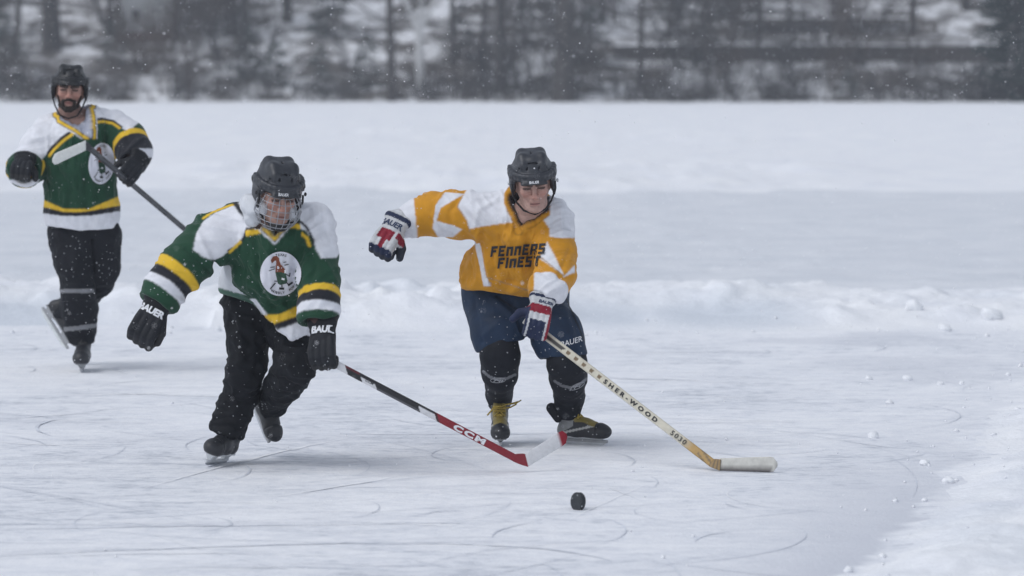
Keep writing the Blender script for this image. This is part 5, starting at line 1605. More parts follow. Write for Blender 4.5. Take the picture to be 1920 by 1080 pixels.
def puck():
    c = ground(1084, 957) + np.array([0, 0, 0.036])
    f = unit(np.array([-0.80, -0.58, 0.10])); ax_s = unit(np.cross(f, [0, 0, 1])); ax_u = np.cross(ax_s, f)
    V = []; C = []
    prof = [(0.0, -0.0127), (0.033, -0.0127), (0.0365, -0.0115), (0.0381, -0.009), (0.0381, 0.009), (0.0365, 0.0115), (0.033, 0.0127), (0.0, 0.0127)]
    na = 40; Fs = []
    for r, h in prof:
        for k in range(na):
            t = 2 * math.pi * k / na
            rr = r * (1 + (0.006 * math.sin(60 * t) if abs(h) < 0.0095 else 0))
            V.append(c + f * h + (ax_s * math.cos(t) + ax_u * math.sin(t)) * max(rr, 0.0004))
    for i in range(len(prof) - 1):
        for k in range(na):
            Fs.append((i * na + k, i * na + (k + 1) % na, (i + 1) * na + (k + 1) % na, (i + 1) * na + k))
    V = np.array(V)
    nn = fbm(V * 60, 3)
    C = np.tile([0.022, 0.026, 0.032], (len(V), 1)); 
    o = mk('hockey_puck', V, Fs, M['puck'], None, C, smooth=False, origin=np.zeros(3))
    tag(o, 'black rubber hockey puck standing on its edge on the ice with snow on its face', 'puck')
    centre(o)

# ------------------------------------------------------------------ the frozen lake
def smooth(a, b, x):
    t = np.clip((x - a) / (b - a), 0, 1); return t * t * (3 - 2 * t)

def P3(x, y, z=0.0): return np.stack([x, y, np.zeros_like(x) + z], -1)

BANK0, BANK1 = 25.2, 28.6
def edge_x(y):      # left rim of the loose snow in the right foreground
    return np.interp(y, [8, 13.0, 13.7, 16.1, 19.0, 22.0, 25.0], [-0.2, 0.95, 1.20, 1.80, 2.36, 3.00, 3.5]) + 0.20 * fbm(P3(y * 0 + 3.0, y * 1.6), 5, 0.62)

def height(x, y):
    z = (0.0035 * fbm(P3(x * 3.5, y * 5.5), 3) + 0.0022 * np.maximum(0, fbm(P3(x * 9, y * 12, 4), 2))) * (1 - smooth(24.5, 25.5, y))
    base = BANK0 + 0.35 * fbm(P3(x * 0.7, x * 0 + 4.0), 3) + np.where(x < -2, 0.5, 0)
    prof = smooth(base, base + 0.9, y) * (1 - 0.75 * smooth(BANK1 - 1.0, BANK1 + 0.6, y))
    lumps = (0.125 + 0.11 * fbm(P3(x * 1.3, y * 1.0, 2), 3) + 0.14 * np.maximum(0, fbm(P3(x * 4.0, y * 3.0, 5), 3)) + 0.04 * np.abs(fbm(P3(x * 11, y * 8), 3))) * (1 - 0.25 * smooth(1, 3, x))
    # shovelled hollows in the bank
    for cx, w_ in ((1.42, 0.58), (0.66, 0.34), (-3.3, 0.5)):
        lumps = lumps * (1 - 0.72 * np.exp(-((x - cx) / w_) ** 4 - ((y - 26.2) / 0.85) ** 4))
    z = z + prof * np.maximum(lumps, 0.02)
    # wind-packed snow beyond and the old ridges farther out
    far = smooth(BANK1, BANK1 + 1, y)
    z = z + far * (0.012 * fbm(P3(x * 1.2, y * 0.8, 9), 3))
    for y0, y1, hh in ((47.0, 60.0, 0.22), (70, 84, 0.14), (36.0, 38.5, 0.05)):
        m = smooth(y0, y0 + 3, y) * (1 - smooth(y1 - 4, y1, y))
        z = z + m * hh * np.maximum(0, 0.25 + fbm(P3(x * 0.5, y * 0.3, y0), 4) + 0.35 * fbm(P3(x * 2.4, y * 1.2, y0 + 3), 2))
    # loose snow on the right
    d = x - edge_x(y)
    m = smooth(-0.03, 0.34, d) * (1 - smooth(24.0, 25.4, y))
    z = z + m * np.maximum(0.006, 0.060 + 0.05 * fbm(P3(x * 1.6, y * 1.4, 7), 3) + 0.034 * fbm(P3(x * 7, y * 6, 7), 3) + 0.018 * fbm(P3(x * 24, y * 20, 7), 2)) + smooth(0.8, 3.5, d) * 0.10 * (1 - smooth(24.0, 25.4, y))
    # thin drifts reaching over the ice
    drift = smooth(0.12, 0.45, fbm(P3(x * 0.9, y * 0.9, 12), 4)) * (1 - smooth(25, 26, y))
    return z + 0.006 * drift * (0.6 + fbm(P3(x * 9, y * 9, 1), 2))

def lake():
    f = np.arange(-4.4, 4.4, 0.032); o = 4.4 * 1.09 ** np.arange(1, 52)
    xs = np.concatenate([-o[::-1], f, o])
    ys = [2.0]
    while ys[-1] < 12.6: ys.append(ys[-1] + 0.4)
    while ys[-1] < 24.5: ys.append(ys[-1] + 0.036)
    while ys[-1] < 30: ys.append(ys[-1] + 0.032)
    while ys[-1] < 121.6: ys.append(ys[-1] * 1.0065)
    ys = np.array(ys)
    X, Y = np.meshgrid(xs, ys)
    Z = height(X, Y)
    V = np.stack([X, Y, Z], -1).reshape(-1, 3)
    ny, nx = X.shape
    i = np.arange(ny - 1)[:, None] * nx + np.arange(nx - 1)[None, :]
    Fc = np.stack([i, i + 1, i + nx + 1, i + nx], -1).reshape(-1, 4)
    C = V[Fc].mean(1)
    base = BANK0 + 0.35 * fbm(P3(C[:, 0] * 0.7, C[:, 0] * 0 + 4.0), 3) + np.where(C[:, 0] < -2, 0.5, 0)
    right = (C[:, 0] - edge_x(C[:, 1]) > 0.03) & (C[:, 1] < 25.4)
    bank = (C[:, 1] > base + 0.05) & (C[:, 1] < BANK1 + 0.6) & ~right
    field = (C[:, 1] >= BANK1 + 0.6) & ~right
    ice = ~(right | bank | field)
    for name, m, mat in (('ice', ice, MICE), ('snow_bank', bank, MSNOW), ('snow_bank', right, MSNOW), ('snow_field', field & (C[:, 1] > 48 + 0.8 * fbm(P3(C[:, 0] * 0.3, C[:, 0] * 0), 3)), MSNOW), ('packed_snow', field & (C[:, 1] <= 48 + 0.8 * fbm(P3(C[:, 0] * 0.3, C[:, 0] * 0), 3)), MPACK)):
        q = Fc[m]; used, inv = np.unique(q, return_inverse=True)
        vv = V[used]; cc = None
        if name == 'ice':
            d = edge_x(vv[:, 1]) - vv[:, 0] + 0.25 * fbm(P3(vv[:, 0] * 1.5, vv[:, 1] * 0.8, 3), 4)
            e_ = edge_x(vv[:, 1]) - vv[:, 0] + 0.10 * fbm(P3(vv[:, 0] * 6, vv[:, 1] * 5, 3), 3)
            sl = smooth(0.0, 0.07, e_) * np.exp(-(np.maximum(d, 0) / 0.60) ** 2) * np.interp(vv[:, 1], [12, 15.5, 18, 20], [1, 0.9, 0.3, 0.08])
            sl = np.maximum(sl, smooth(0.22, 0.5, fbm(P3(vv[:, 0] * 0.45, vv[:, 1] * 0.6, 21), 4)) * 0.45)
            cc = np.stack([sl, sl, sl], 1)
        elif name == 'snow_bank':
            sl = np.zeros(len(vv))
            for cx, w_ in ((1.42, 0.58), (0.66, 0.34), (-3.3, 0.5)): sl = np.maximum(sl, np.exp(-((vv[:, 0] - cx) / w_) ** 4 - ((vv[:, 1] - 26.2) / 0.85) ** 4))  # shade of the hollows' cut faces strengthened by a grey tint in the colour
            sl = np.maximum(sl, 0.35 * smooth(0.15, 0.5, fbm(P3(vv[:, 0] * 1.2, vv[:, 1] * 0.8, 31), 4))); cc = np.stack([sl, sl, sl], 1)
        tag(mk(name, vv, inv.reshape(q.shape).astype(np.int64), mat, None, cc, origin=np.zeros(3)), kind='structure')

def ice_material():
    m = bpy.data.materials.new('scuffed_ice')
    nt, ln, b = nodes_of(m)
    tc = N(nt, 'TexCoord')
    def noise(scale, detail, sx=1.0, sy=1.0, dist=0.0):
        mp = N(nt, 'Mapping'); mp.inputs['Scale'].default_value = (sx, sy, 1); ln.new(tc.outputs['Object'], mp.inputs[0])
        n = N(nt, 'TexNoise', Scale=scale, Detail=detail, Roughness=0.62, Distortion=dist); ln.new(mp.outputs[0], n.inputs['Vector']); return n
    def ramp(src, a, c):
        r = N(nt, 'MapRange'); r.inputs['From Min'].default_value = a; r.inputs['From Max'].default_value = c; ln.new(src, r.inputs[0]); return r.outputs[0]
    big = ramp(noise(0.55, 5.0, 1, 0.8, 0.6).outputs[0], 0.40, 0.62)
    mid = ramp(noise(4.5, 6.0, 1, 1.5, 0.4).outputs[0], 0.36, 0.66)
    fine = ramp(noise(16.0, 5.0, 1, 1.4).outputs[0], 0.35, 0.70)
    def mixf(a, b_, f):
        x = N(nt, 'Mix', data_type='FLOAT'); x.inputs[0].default_value = f; ln.new(a, x.inputs[2]); ln.new(b_, x.inputs[3]); return x.outputs[0]
    s = mixf(mixf(big, mid, 0.55), fine, 0.38)
    cr = N(nt, 'ValToRGB'); e = cr.color_ramp.elements
    e[0].position = 0.10; e[0].color = (0.57, 0.60, 0.66, 1); e[1].position = 0.66; e[1].color = (0.89, 0.90, 0.93, 1)
    k = cr.color_ramp.elements.new(0.34); k.color = (0.79, 0.81, 0.86, 1)
    ln.new(s, cr.inputs[0])
    at = N(nt, 'Attribute', attribute_name='Col'); mx = N(nt, 'Mix', data_type='RGBA'); ln.new(at.outputs['Fac'], mx.inputs[0]); ln.new(cr.outputs[0], mx.inputs[6]); mx.inputs[7].default_value = (0.62, 0.64, 0.70, 1)
    ln.new(mx.outputs[2], b.inputs['Base Color'])
    r = N(nt, 'MapRange'); r.inputs['To Min'].default_value = 0.42; r.inputs['To Max'].default_value = 0.85; ln.new(s, r.inputs[0]); ln.new(r.outputs[0], b.inputs['Roughness'])
    b.inputs['Specular IOR Level'].default_value = 0.3
    n2 = noise(45.0, 4.0, 1, 0.5); ad = N(nt, 'Math', operation='ADD'); ln.new(n2.outputs[0], ad.inputs[0]); ln.new(s, ad.inputs[1])
    bp = N(nt, 'Bump', Strength=0.35, Distance=0.01); ln.new(ad.outputs[0], bp.inputs['Height']); ln.new(bp.outputs[0], b.inputs['Normal'])
    return m

def snow_material(name='snow', lo=(0.77, 0.79, 0.84, 1), hi=(0.87, 0.88, 0.90, 1)):
    m = bpy.data.materials.new(name)
    nt, ln, b = nodes_of(m)
    tc = N(nt, 'TexCoord')
    n1 = N(nt, 'TexNoise', Scale=1.4, Detail=5.0); ln.new(tc.outputs['Object'], n1.inputs['Vector'])
    cr = N(nt, 'ValToRGB'); e = cr.color_ramp.elements
    e[0].position = 0.3; e[0].color = lo; e[1].position = 0.7; e[1].color = hi
    ln.new(n1.outputs[0], cr.inputs[0])
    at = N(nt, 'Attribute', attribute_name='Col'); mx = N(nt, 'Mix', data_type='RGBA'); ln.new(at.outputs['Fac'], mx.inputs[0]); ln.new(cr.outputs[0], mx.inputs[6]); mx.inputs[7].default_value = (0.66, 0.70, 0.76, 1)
    ln.new(mx.outputs[2], b.inputs['Base Color'])
    b.inputs['Roughness'].default_value = 0.9; b.inputs['Specular IOR Level'].default_value = 0.1
    n2 = N(nt, 'TexNoise', Scale=26.0, Detail=5.0); ln.new(tc.outputs['Object'], n2.inputs['Vector'])
    bp = N(nt, 'Bump', Strength=0.45, Distance=0.02); ln.new(n2.outputs[0], bp.inputs['Height']); ln.new(bp.outputs[0], b.inputs['Normal'])
    return m

MICE, MSNOW = ice_material(), snow_material()
MPACK = snow_material('packed_snow', (0.64, 0.67, 0.72, 1), (0.74, 0.76, 0.80, 1))
lake()

# ------------------------------------------------------------------ the far shore
SHORE = 121.0
def hill(x, y):
    x = np.asarray(x, float); y = np.asarray(y, float)
    n = fbm(np.stack([x * 0.25, y * 0.25, x * 0 + 2], -1), 3)
    t = smooth(2.0, 4.5, x)
    left = 0.12 * smooth(SHORE, SHORE + 0.8, y) + 0.27 * np.maximum(0, y - SHORE - 0.4)
    right = 0.10 * smooth(SHORE, SHORE + 0.8, y) + 1.15 * smooth(SHORE + 0.6, 126.0, y) + 0.42 * smooth(126.0, 126.35, y) + 0.07 * np.maximum(0, y - 126.3) + 0.30 * smooth(134.0, 134.4, y) + 0.14 * np.maximum(0, y - 134.4)
    far = 0.06 * np.maximum(0, y - 150)
    return left * (1 - t) + right * t + far + 0.28 * n * smooth(SHORE, SHORE + 3, y)

def hill_point(px, py):
    y = SHORE + 0.3
    while y < 190:
        r = ray(px, 540); x = (px - 960) / FPX * y
        z = float(hill(x, y))
        h = _C + ray(px, py) * (y / ray(px, py)[1])
        if z >= h[2]: return np.array([x, y, z])
        y += 0.15
    return np.array([(px - 960) / FPX * 140, 140, float(hill((px - 960) / FPX * 140, 140))])

def shore():
    xs = np.concatenate([-60 * 1.25 ** np.arange(9, 0, -1), np.arange(-60, 60.1, 0.35), 60 * 1.25 ** np.arange(1, 10)])
    ys = np.concatenate([np.arange(SHORE - 0.2, 140, 0.25), 140 * 1.012 ** np.arange(0, 60)])
    X, Y = np.meshgrid(xs, ys)
    Z = hill(X, Y); Z[0] -= 0.2
    V = np.stack([X, Y, Z], -1).reshape(-1, 3)
    ny, nx = X.shape
    i = np.arange(ny - 1)[:, None] * nx + np.arange(nx - 1)[None, :]
    Fc = np.stack([i, i + 1, i + nx + 1, i + nx], -1).reshape(-1, 4)
    m = bpy.data.materials.new('snowy_bank'); nt, ln, b = nodes_of(m)
    tc = N(nt, 'TexCoord'); n1 = N(nt, 'TexNoise', Scale=0.7, Detail=6.0, Roughness=0.65); ln.new(tc.outputs['Object'], n1.inputs['Vector'])
    cr = N(nt, 'ValToRGB'); e = cr.color_ramp.elements
    e[0].position = 0.45; e[0].color = (0.085, 0.075, 0.068, 1); e[1].position = 0.58; e[1].color = (0.80, 0.81, 0.84, 1)
    ln.new(n1.outputs[0], cr.inputs[0]); ln.new(cr.outputs[0], b.inputs['Base Color']); b.inputs['Roughness'].default_value = 0.9
    tag(mk('hillside', V, Fc, m, None, origin=np.zeros(3)), kind='structure')
shore()

# ------------------------------------------------------------------ trees, shrubs and walls on the far shore
M['bark'] = material('grey_bark', (0.050, 0.045, 0.042), 0.9, 0.35, 6, 0.6, 30)
M['birch'] = material('pale_bark', (0.55, 0.55, 0.55), 0.85, 0.25, 9, 0.4, 40)
M['twig'] = material('grey_twig', (0.055, 0.051, 0.050), 0.9, 0.3, 4, 0.0)
M['twig_brown'] = material('brown_twig', (0.075, 0.058, 0.048), 0.9, 0.3, 4, 0.0)
M['needle'] = material('dark_needles', (0.028, 0.040, 0.034), 0.85, 0.35, 3, 0.0)
M['needle_grey'] = material('grey_green_needles', (0.060, 0.072, 0.066), 0.85, 0.35, 3, 0.0)
M['timber'] = material('weathered_timber', (0.085, 0.076, 0.072), 0.9, 0.3, 5, 0.3, 40)
M['clapboard'] = material('white_boards', (0.36, 0.37, 0.38), 0.7, 0.08, 4, 0.1, 60)
M['redwood'] = material('red_brown_boards', (0.10, 0.055, 0.045), 0.8, 0.2, 4, 0.2, 40)
M['pane'] = material('dark_glass', (0.02, 0.025, 0.035), 0.12, 0.0, 4, 0.0, spec=0.6)
M['roof'] = material('snowy_roof', (0.74, 0.75, 0.78), 0.9, 0.1, 3, 0.3, 20)

def branch(pb, p, d, L, r, depth, rng, spread=0.6, sides=3, droop=0.0, c=None):
    n = 3; pts = [np.array(p)]; rr = [r]
    for i in range(n):
        d = unit(d + rng.normal(0, 0.14, 3) + np.array([0, 0, -droop]))
        pts.append(pts[-1] + d * L / n); rr.append(r * (1 - 0.55 * (i + 1) / n))
    pb.tube(pts, rr, sides, c, caps=False)
    if depth > 0:
        k = 3 if depth > 1 else 4
        for j in range(k):
            t = 0.35 + 0.65 * (j + rng.random()) / k
            q = pts[0] + (pts[-1] - pts[0]) * t
            q = pts[min(n, int(t * n))] * (1 - (t * n - int(t * n))) + pts[min(n, int(t * n) + 1)] * (t * n - int(t * n))
            dd = unit(d + rng.normal(0, spread, 3))
            branch(pb, q, dd, L * rng.uniform(0.5, 0.75), r * 0.5, depth - 1, rng, spread, 3, droop, c)

def shrub_mesh(seed, stems=7, h=2.0, depth=3, mat='twig', lean=0.35, r=0.019):
    rng = np.random.default_rng(seed); pb = PB()
    for i in range(stems):
        a = rng.uniform(0, 6.28); d = unit(np.array([math.cos(a) * lean * rng.uniform(0.3, 1.5), math.sin(a) * lean * rng.uniform(0.3, 1.5), 1.0]))
        branch(pb, np.array([math.cos(a) * 0.12, math.sin(a) * 0.12, -0.05]), d, h * rng.uniform(0.45, 0.75), r, depth, rng)
    o = pb.obj('twigs', M[mat], None, smooth=False, origin=np.zeros(3))
    return o

def needle_tuft(pb, p, d, L, n, rng, w_=0.05):
    for i in range(n):
        t = rng.uniform(0.05, 1)
        q = p + d * L * t
        e = unit(d + rng.normal(0, 0.8, 3)); s_ = unit(np.cross(e, rng.normal(0, 1, 3))) * w_ * rng.uniform(0.5, 1)
        l = rng.uniform(0.10, 0.24)
        pb.add([q - s_ * 0.5, q + s_ * 0.5, q + e * l], [(0, 1, 2)])

def conifer(seed, h, rad, lowest=0.1, dens=1.0, tufts=9):
    """trunk and needle-bearing boughs that thin out towards the tip"""
    rng = np.random.default_rng(seed); tr = PB(); cr = PB()
    tr.tube([np.array([0, 0, -0.2]), np.array([0, 0, h * 0.5]), np.array([0, 0, h])], [h * 0.017, h * 0.010, 0.01], 7)
    z = lowest
    while z < h * 0.98:
        f = 1 - z / h
        nb = max(3, int(6 * dens))
        for j in range(nb):
            a = rng.uniform(0, 6.28); L = rad * (f ** 0.8) * rng.uniform(0.7, 1.15) + 0.08
            d = unit(np.array([math.cos(a), math.sin(a), rng.uniform(-0.25, 0.15)]))
            p = np.array([0, 0, z + rng.uniform(-0.1, 0.1)])
            tr.tube([p, p + d * L], [0.014, 0.004], 3, caps=False)
            needle_tuft(cr, p + d * L * 0.15, d, L * 0.9, int(tufts * (0.6 + L)), rng, 0.06)
        z += 0.22 + 0.012 * h
    return tr, cr

def bare_tree(seed, h, r, limbs=9, first=2.6, fork=None, lean=0.02):
    rng = np.random.default_rng(seed); tr = PB(); cr = PB()
    def stem(p, d, L, r0, r1, n=8):
        pts = [np.array(p)]; rr = [r0 * 1.25]
        for i in range(n):
            d = unit(d + rng.normal(0, 0.03, 3)); pts.append(pts[-1] + d * L / n); rr.append(r0 + (r1 - r0) * (i + 1) / n)
        tr.tube(pts, rr, 10, caps=False); return pts, rr
    if fork:
        pts, rr = stem((0, 0, -0.2), np.array([lean, 0, 1.0]), fork + 0.2, r, r * 0.85, 4)
        tips = []
        for sx in (-0.42, 0.08, 0.45):
            a, b = stem(pts[-1] - np.array([0, 0, 0.05]), unit(np.array([sx, rng.uniform(-0.1, 0.1), 1.0])), h - fork, r * 0.62, 0.02); tips.append((a, b))
        for a, b in tips:
            for k in range(2, len(a)):
                d = unit(np.array([rng.normal(0, 1), rng.normal(0, 1), 0.7])); branch(cr, a[k], d, h * 0.16, b[k] * 0.45, 2, rng)
    else:
        pts, rr = stem((0, 0, -0.3), np.array([lean, 0, 1.0]), h + 0.3, r, r * 0.30, 9)
        for k in range(limbs):
            t = first / h + (1 - first / h) * (k + rng.random()) / limbs
            i = min(len(pts) - 2, int(t * (len(pts) - 1)))
            a = rng.uniform(0, 6.28); d = unit(np.array([math.cos(a), math.sin(a), rng.uniform(0.0, 0.7)]))
            branch(cr, pts[i], d, h * rng.uniform(0.12, 0.26), rr[i] * 0.35, 2, rng)
        for k in range(5):       # short dead twigs low on the stem
            z = rng.uniform(0.6, first); a = rng.uniform(0, 6.28)
            branch(cr, np.array([0, 0, z]), unit(np.array([math.cos(a), math.sin(a), 0.1])), rng.uniform(0.4, 1.1), 0.014, 1, rng)
    return tr, cr

Z0 = np.zeros(3)
def place_tree(name, label, cat, pos, builders, mats, group, kids=('trunk', 'crown')):
    t = thing(name, label, cat, pos, group)
    for nm, pb, mt in zip(kids, builders, mats):
        if pb.V: pb.obj(nm, M[mt], t, smooth=False, origin=Z0)
    return t

def shore_things():
    # single stems that stand out in the photograph: px, base py, width px
    specs = [(100, 92, 34, 'thick dark trunk rising from the snow slope behind the bearded player', 0.0, 15), (437, 66, 22, 'dark trunk on the slope above the caged player', 0.01, 14),
             (733, 188, 17, 'slim dark trunk standing at the shore left of the pale forked birch', -0.01, 12), (936, 172, 20, 'dark straight trunk right of the pale forked birch', 0.0, 13),
             (1056, 190, 40, 'broad dark trunk at the shore above the yellow player', 0.01, 15), (1200, 160, 12, 'thin dark trunk just left of the long timber wall', 0.02, 10),
             (1325, 184, 9, 'thin sapling stem in front of the long timber wall', -0.03, 7), (330, 78, 13, 'narrow trunk right of the white shed', 0.02, 12), (25, 110, 12, 'narrow leaning trunk at the left edge of the wood', 0.04, 12),
             (1560, 60, 12, 'narrow trunk on the upper terrace behind the long timber wall', 0.0, 12), (1808, 20, 16, 'dark trunk on the snowy upper terrace beside the dark spruce', 0.0, 12), (540, 40, 18, 'dark trunk high on the slope left of centre', -0.01, 13)]
    for k, (px, py, wd, lab, ln, h) in enumerate(specs):
        p = hill_point(px, py); s_ = FPX / p[1]
        place_tree('bare_tree', lab, 'tree', p, bare_tree(100 + k, h, wd / s_ / 2, lean=ln), ('bark', 'twig'), 'bare trees on the far shore')
    r3 = np.random.default_rng(8)
    for k in range(26):
        px = -60 + 2040 * (k + r3.random()) / 26
        if 40 < px < 200: px -= 150
        y = r3.uniform(123.5, 146); x = (px - 960) / FPX * y
        place_tree('bare_tree', 'slender bare trunk among the brush on the far shore', 'tree', np.array([x, y, float(hill(x, y))]), bare_tree(200 + k, r3.uniform(6, 11), r3.uniform(0.05, 0.15), limbs=7, lean=r3.normal(0, 0.03)), ('bark', 'twig'), 'slender trunks on the far shore')
    p = hill_point(787, 172)
    place_tree('birch_tree', 'pale birch forking into three stems on the far shore', 'tree', p, bare_tree(77, 8, 0.15, fork=1.95), ('birch', 'twig'), None)
    p = hill_point(1905, 188)
    place_tree('spruce_tree', 'dark spruce at the right edge of the far shore', 'tree', p, conifer(5, 7.5, 1.45, 0.02, 2.6, 60), ('bark', 'needle'), None)
    # evergreen shrubs
    ev = [(465, 150, 1.7, 0.8), (520, 165, 1.5, 0.8), (12, 160, 2.2, 0.9), (600, 172, 1.4, 0.7), (690, 165, 1.6, 0.7), (1110, 120, 1.9, 0.9), (1590, 186, 0.9, 0.5), (1330, 120, 1.5, 0.8), (222, 120, 1.7, 0.7), (1400, 40, 2.4, 1.0), (420, 40, 2.6, 1.1), (860, 110, 1.7, 0.8), (1290, 30, 2.6, 1.1), (630, 70, 2.4, 1.0), (985, 90, 1.7, 0.7)]
    protos = []
    for k in range(4):
        tr, cr = conifer(40 + k, 1.8, 0.85, 0.05, 1.2, 16)
        protos.append((tr.obj('stem', M['bark'], None, False, Z0).data, cr.obj('foliage', M['needle_grey'], None, False, Z0).data))
        for o in [o for o in COL.objects if o.name.split('.')[0] in ('stem', 'foliage') and o.parent is None]: bpy.data.objects.remove(o)
    for k, (px, py, h, r) in enumerate(ev):
        p = hill_point(px, py)
        t = thing('evergreen_shrub', 'bushy grey-green evergreen on the snowy far shore', 'shrub', p, 'evergreen shrubs on the far shore')
        t.rotation_euler = (0, 0, k * 1.7); t.scale = (r / 0.85, r / 0.85, h / 1.8)
        for nm, me in zip(('stem', 'foliage'), protos[k % 4]):
            o = bpy.data.objects.new(nm, me); COL.objects.link(o); o.parent = t
    # leafless shrubs
    rng = np.random.default_rng(21)
    pm = []
    for k in range(8):
        o = shrub_mesh(60 + k, 6 + k % 4, 1.9, 3, 'twig' if k % 3 else 'twig_brown', 0.30 + 0.05 * (k % 3)); pm.append(o.data); bpy.data.objects.remove(o)
    clear = ((35, 205, 122.3), (1690, 1870, 126.0), (505, 610, 126.5), (640, 730, 125.5), (845, 925, 124.5), (1440, 1530, 126.2), (745, 815, 122.2), (590, 640, 122.4))     # stretches of open snow
    for (y0, y1, cnt, h0, h1) in ((121.3, 122.4, 60, 0.5, 1.0), (122.4, 125.6, 68, 0.9, 1.5), (127.5, 137.0, 85, 1.1, 2.2)):
        for k in range(cnt):
            px = -120 + 2160 * (k + rng.uniform(0, 1)) / cnt; y = rng.uniform(y0, y1); x = (px - 960) / FPX * y
            gap = float(fbm(np.array([[px * 0.006, y0, 3.0]]), 2)[0])
            if gap > 0.12: continue
            if any(a < px < b and y > c_ for a, b, c_ in clear): continue
            me = pm[int(rng.integers(0, 8))]
            o = bpy.data.objects.new('bare_shrub', me); COL.objects.link(o)
            o.location = (x, y, float(hill(x, y)) - 0.02); s_ = rng.uniform(h0, h1)
            o.scale = (s_ * rng.uniform(0.9, 1.5),) * 2 + (s_,); o.rotation_euler = (0, 0, rng.uniform(0, 6.28))
            tag(o, 'leafless grey-brown shrub on the snowy far shore', 'shrub', 'leafless shrubs on the far shore')
    # low tangle of stems along the water line
    pb = PB()
    for k in range(5200):
        x = rng.uniform(-24, 24); y = SHORE + 0.15 + rng.gamma(1.6, 0.55); z = float(hill(x, y))
        if float(fbm(np.array([[x * 0.7, 2.0, 8.0]]), 3)[0]) > 0.10 and rng.random() < 0.85: continue
        hh = rng.uniform(0.25, 0.9); a = rng.normal(0, 0.35, 2)
        p = np.array([x, y, z - 0.03]); q = p + np.array([a[0] * hh * 0.5, a[1] * hh * 0.5, hh * 0.55]); e = q + np.array([a[0] * hh * 0.9, a[1] * hh, hh * 0.45])
        pb.tube([p, q, e], [0.011, 0.008, 0.004], 3, caps=False)
    tag(pb.obj('undergrowth', M['twig'], None, False, Z0), kind='stuff')
    # timber retaining walls on the right
    def wall(px0, px1, y, z0, courses, label, ch=0.13):
        x0, x1 = (px0 - 960) / FPX * y, (px1 - 960) / FPX * y
        t = thing('timber_wall', label, 'wall', ((x0 + x1) / 2, y, z0))
        L = 2.4
        for c in range(courses):
            x = x0 - (c % 2) * 1.2
            while x < x1:
                a, b = max(x, x0), min(x + L, x1)
                if b - a > 0.05:
                    pb = PB(); off = 0.02 * ((int(x * 10) + c) % 3)
                    pb.box(np.array([(a + b) / 2, y - off + 0.03 * c, z0 + ch * (c + 0.5)]), (b - a) / 2 - 0.012, 0.09, ch / 2 - 0.006); pb.obj('timber', M['timber'], t, False)
                x += L
        pb = PB(); n = int((x1 - x0) / 0.2)
        V = []; F = []
        for i in range(n + 1):
            x = x0 + (x1 - x0) * i / n; hz = 0.06 + 0.05 * float(vnoise(np.array([x * 1.3, 1.0, y])))
            for dy_, dz_ in ((-0.10, 0.0), (-0.07, hz), (0.25, hz + 0.02), (0.3, -0.05)): V.append((x, y + dy_ + 0.03 * courses, z0 + ch * courses + dz_ + 0.002))
        F = [(i * 4 + j, i * 4 + 4 + j, i * 4 + 5 + j, i * 4 + 1 + j) for i in range(n) for j in range(3)]
        pb.add(V, F); pb.obj('snow_cap', MSNOW, t)
        return t
    wall(1150, 1880, 126.0, 1.28, 4, 'long dark timber retaining wall across the slope at right')
    wall(1380, 1700, 134.0, 2.50, 2, 'upper dark timber wall behind the long retaining wall', 0.12)
    # small white outbuilding
    c = hill_point(277, 74)
    t = thing('shed', 'small white boarded shed with dark window and red-brown base among the trees', 'shed', c)
    w2, d2, h_ = 0.85, 1.3, 2.3
    pb = PB(); pb.box(c + np.array([0, d2, 0.10]), w2 + 0.25, d2 + 0.2, 0.14); pb.obj('base', M['redwood'], t, False)
    for k in range(13):
        pb = PB(); z = 0.33 + k * 0.165
        pb.box(c + np.array([0, 0.0 + 0.004 * (k % 2), z]), w2, 0.016, 0.078); pb.obj('board', M['clapboard'], t, False)
    pb = PB(); pb.box(c + np.array([0, d2 + 0.03, 1.3]), w2 - 0.02, d2, 1.12); pb.obj('wall', M['clapboard'], t, False)
    pb = PB(); pb.box(c + np.array([-0.38, -0.02, 0.82]), 0.17, 0.03, 0.20); fo = pb.obj('window', M['clapboard'], t, False)
    pb = PB(); pb.box(c + np.array([-0.38, -0.045, 0.82]), 0.13, 0.008, 0.16); pb.obj('pane', M['pane'], fo, False)
    pb = PB(); pb.box(c + np.array([0.45, -0.03, 1.0]), 0.30, 0.02, 0.72); pb.obj('door', M['clapboard'], t, False)
    V = [c + np.array(q) for q in ((-w2 - 0.2, -0.25, 2.4), (w2 + 0.2, -0.25, 2.4), (w2 + 0.2, 2 * d2 + 0.3, 2.4), (-w2 - 0.2, 2 * d2 + 0.3, 2.4), (-w2 - 0.2, d2, 3.2), (w2 + 0.2, d2, 3.2))]
    pb = PB(); pb.add(V, [(0, 1, 5, 4), (2, 3, 4, 5), (1, 2, 5), (3, 0, 4), (3, 2, 1, 0)]); pb.obj('roof', M['roof'], t, False)
shore_things()

# ------------------------------------------------------------------ marks, crumbs and lumps on the ice
def lump_mesh(seed, r, sub=10):
    pb = PB(); pb.sphere((0, 0, 0), (r * 1.15, r, r * 0.8), sub + 4, sub)
    V = np.array(pb.V); V = V * (1 + 0.75 * fbm(V / r * 1.0 + seed * 3.1, 4, 0.62))[:, None]
    return V, pb.F

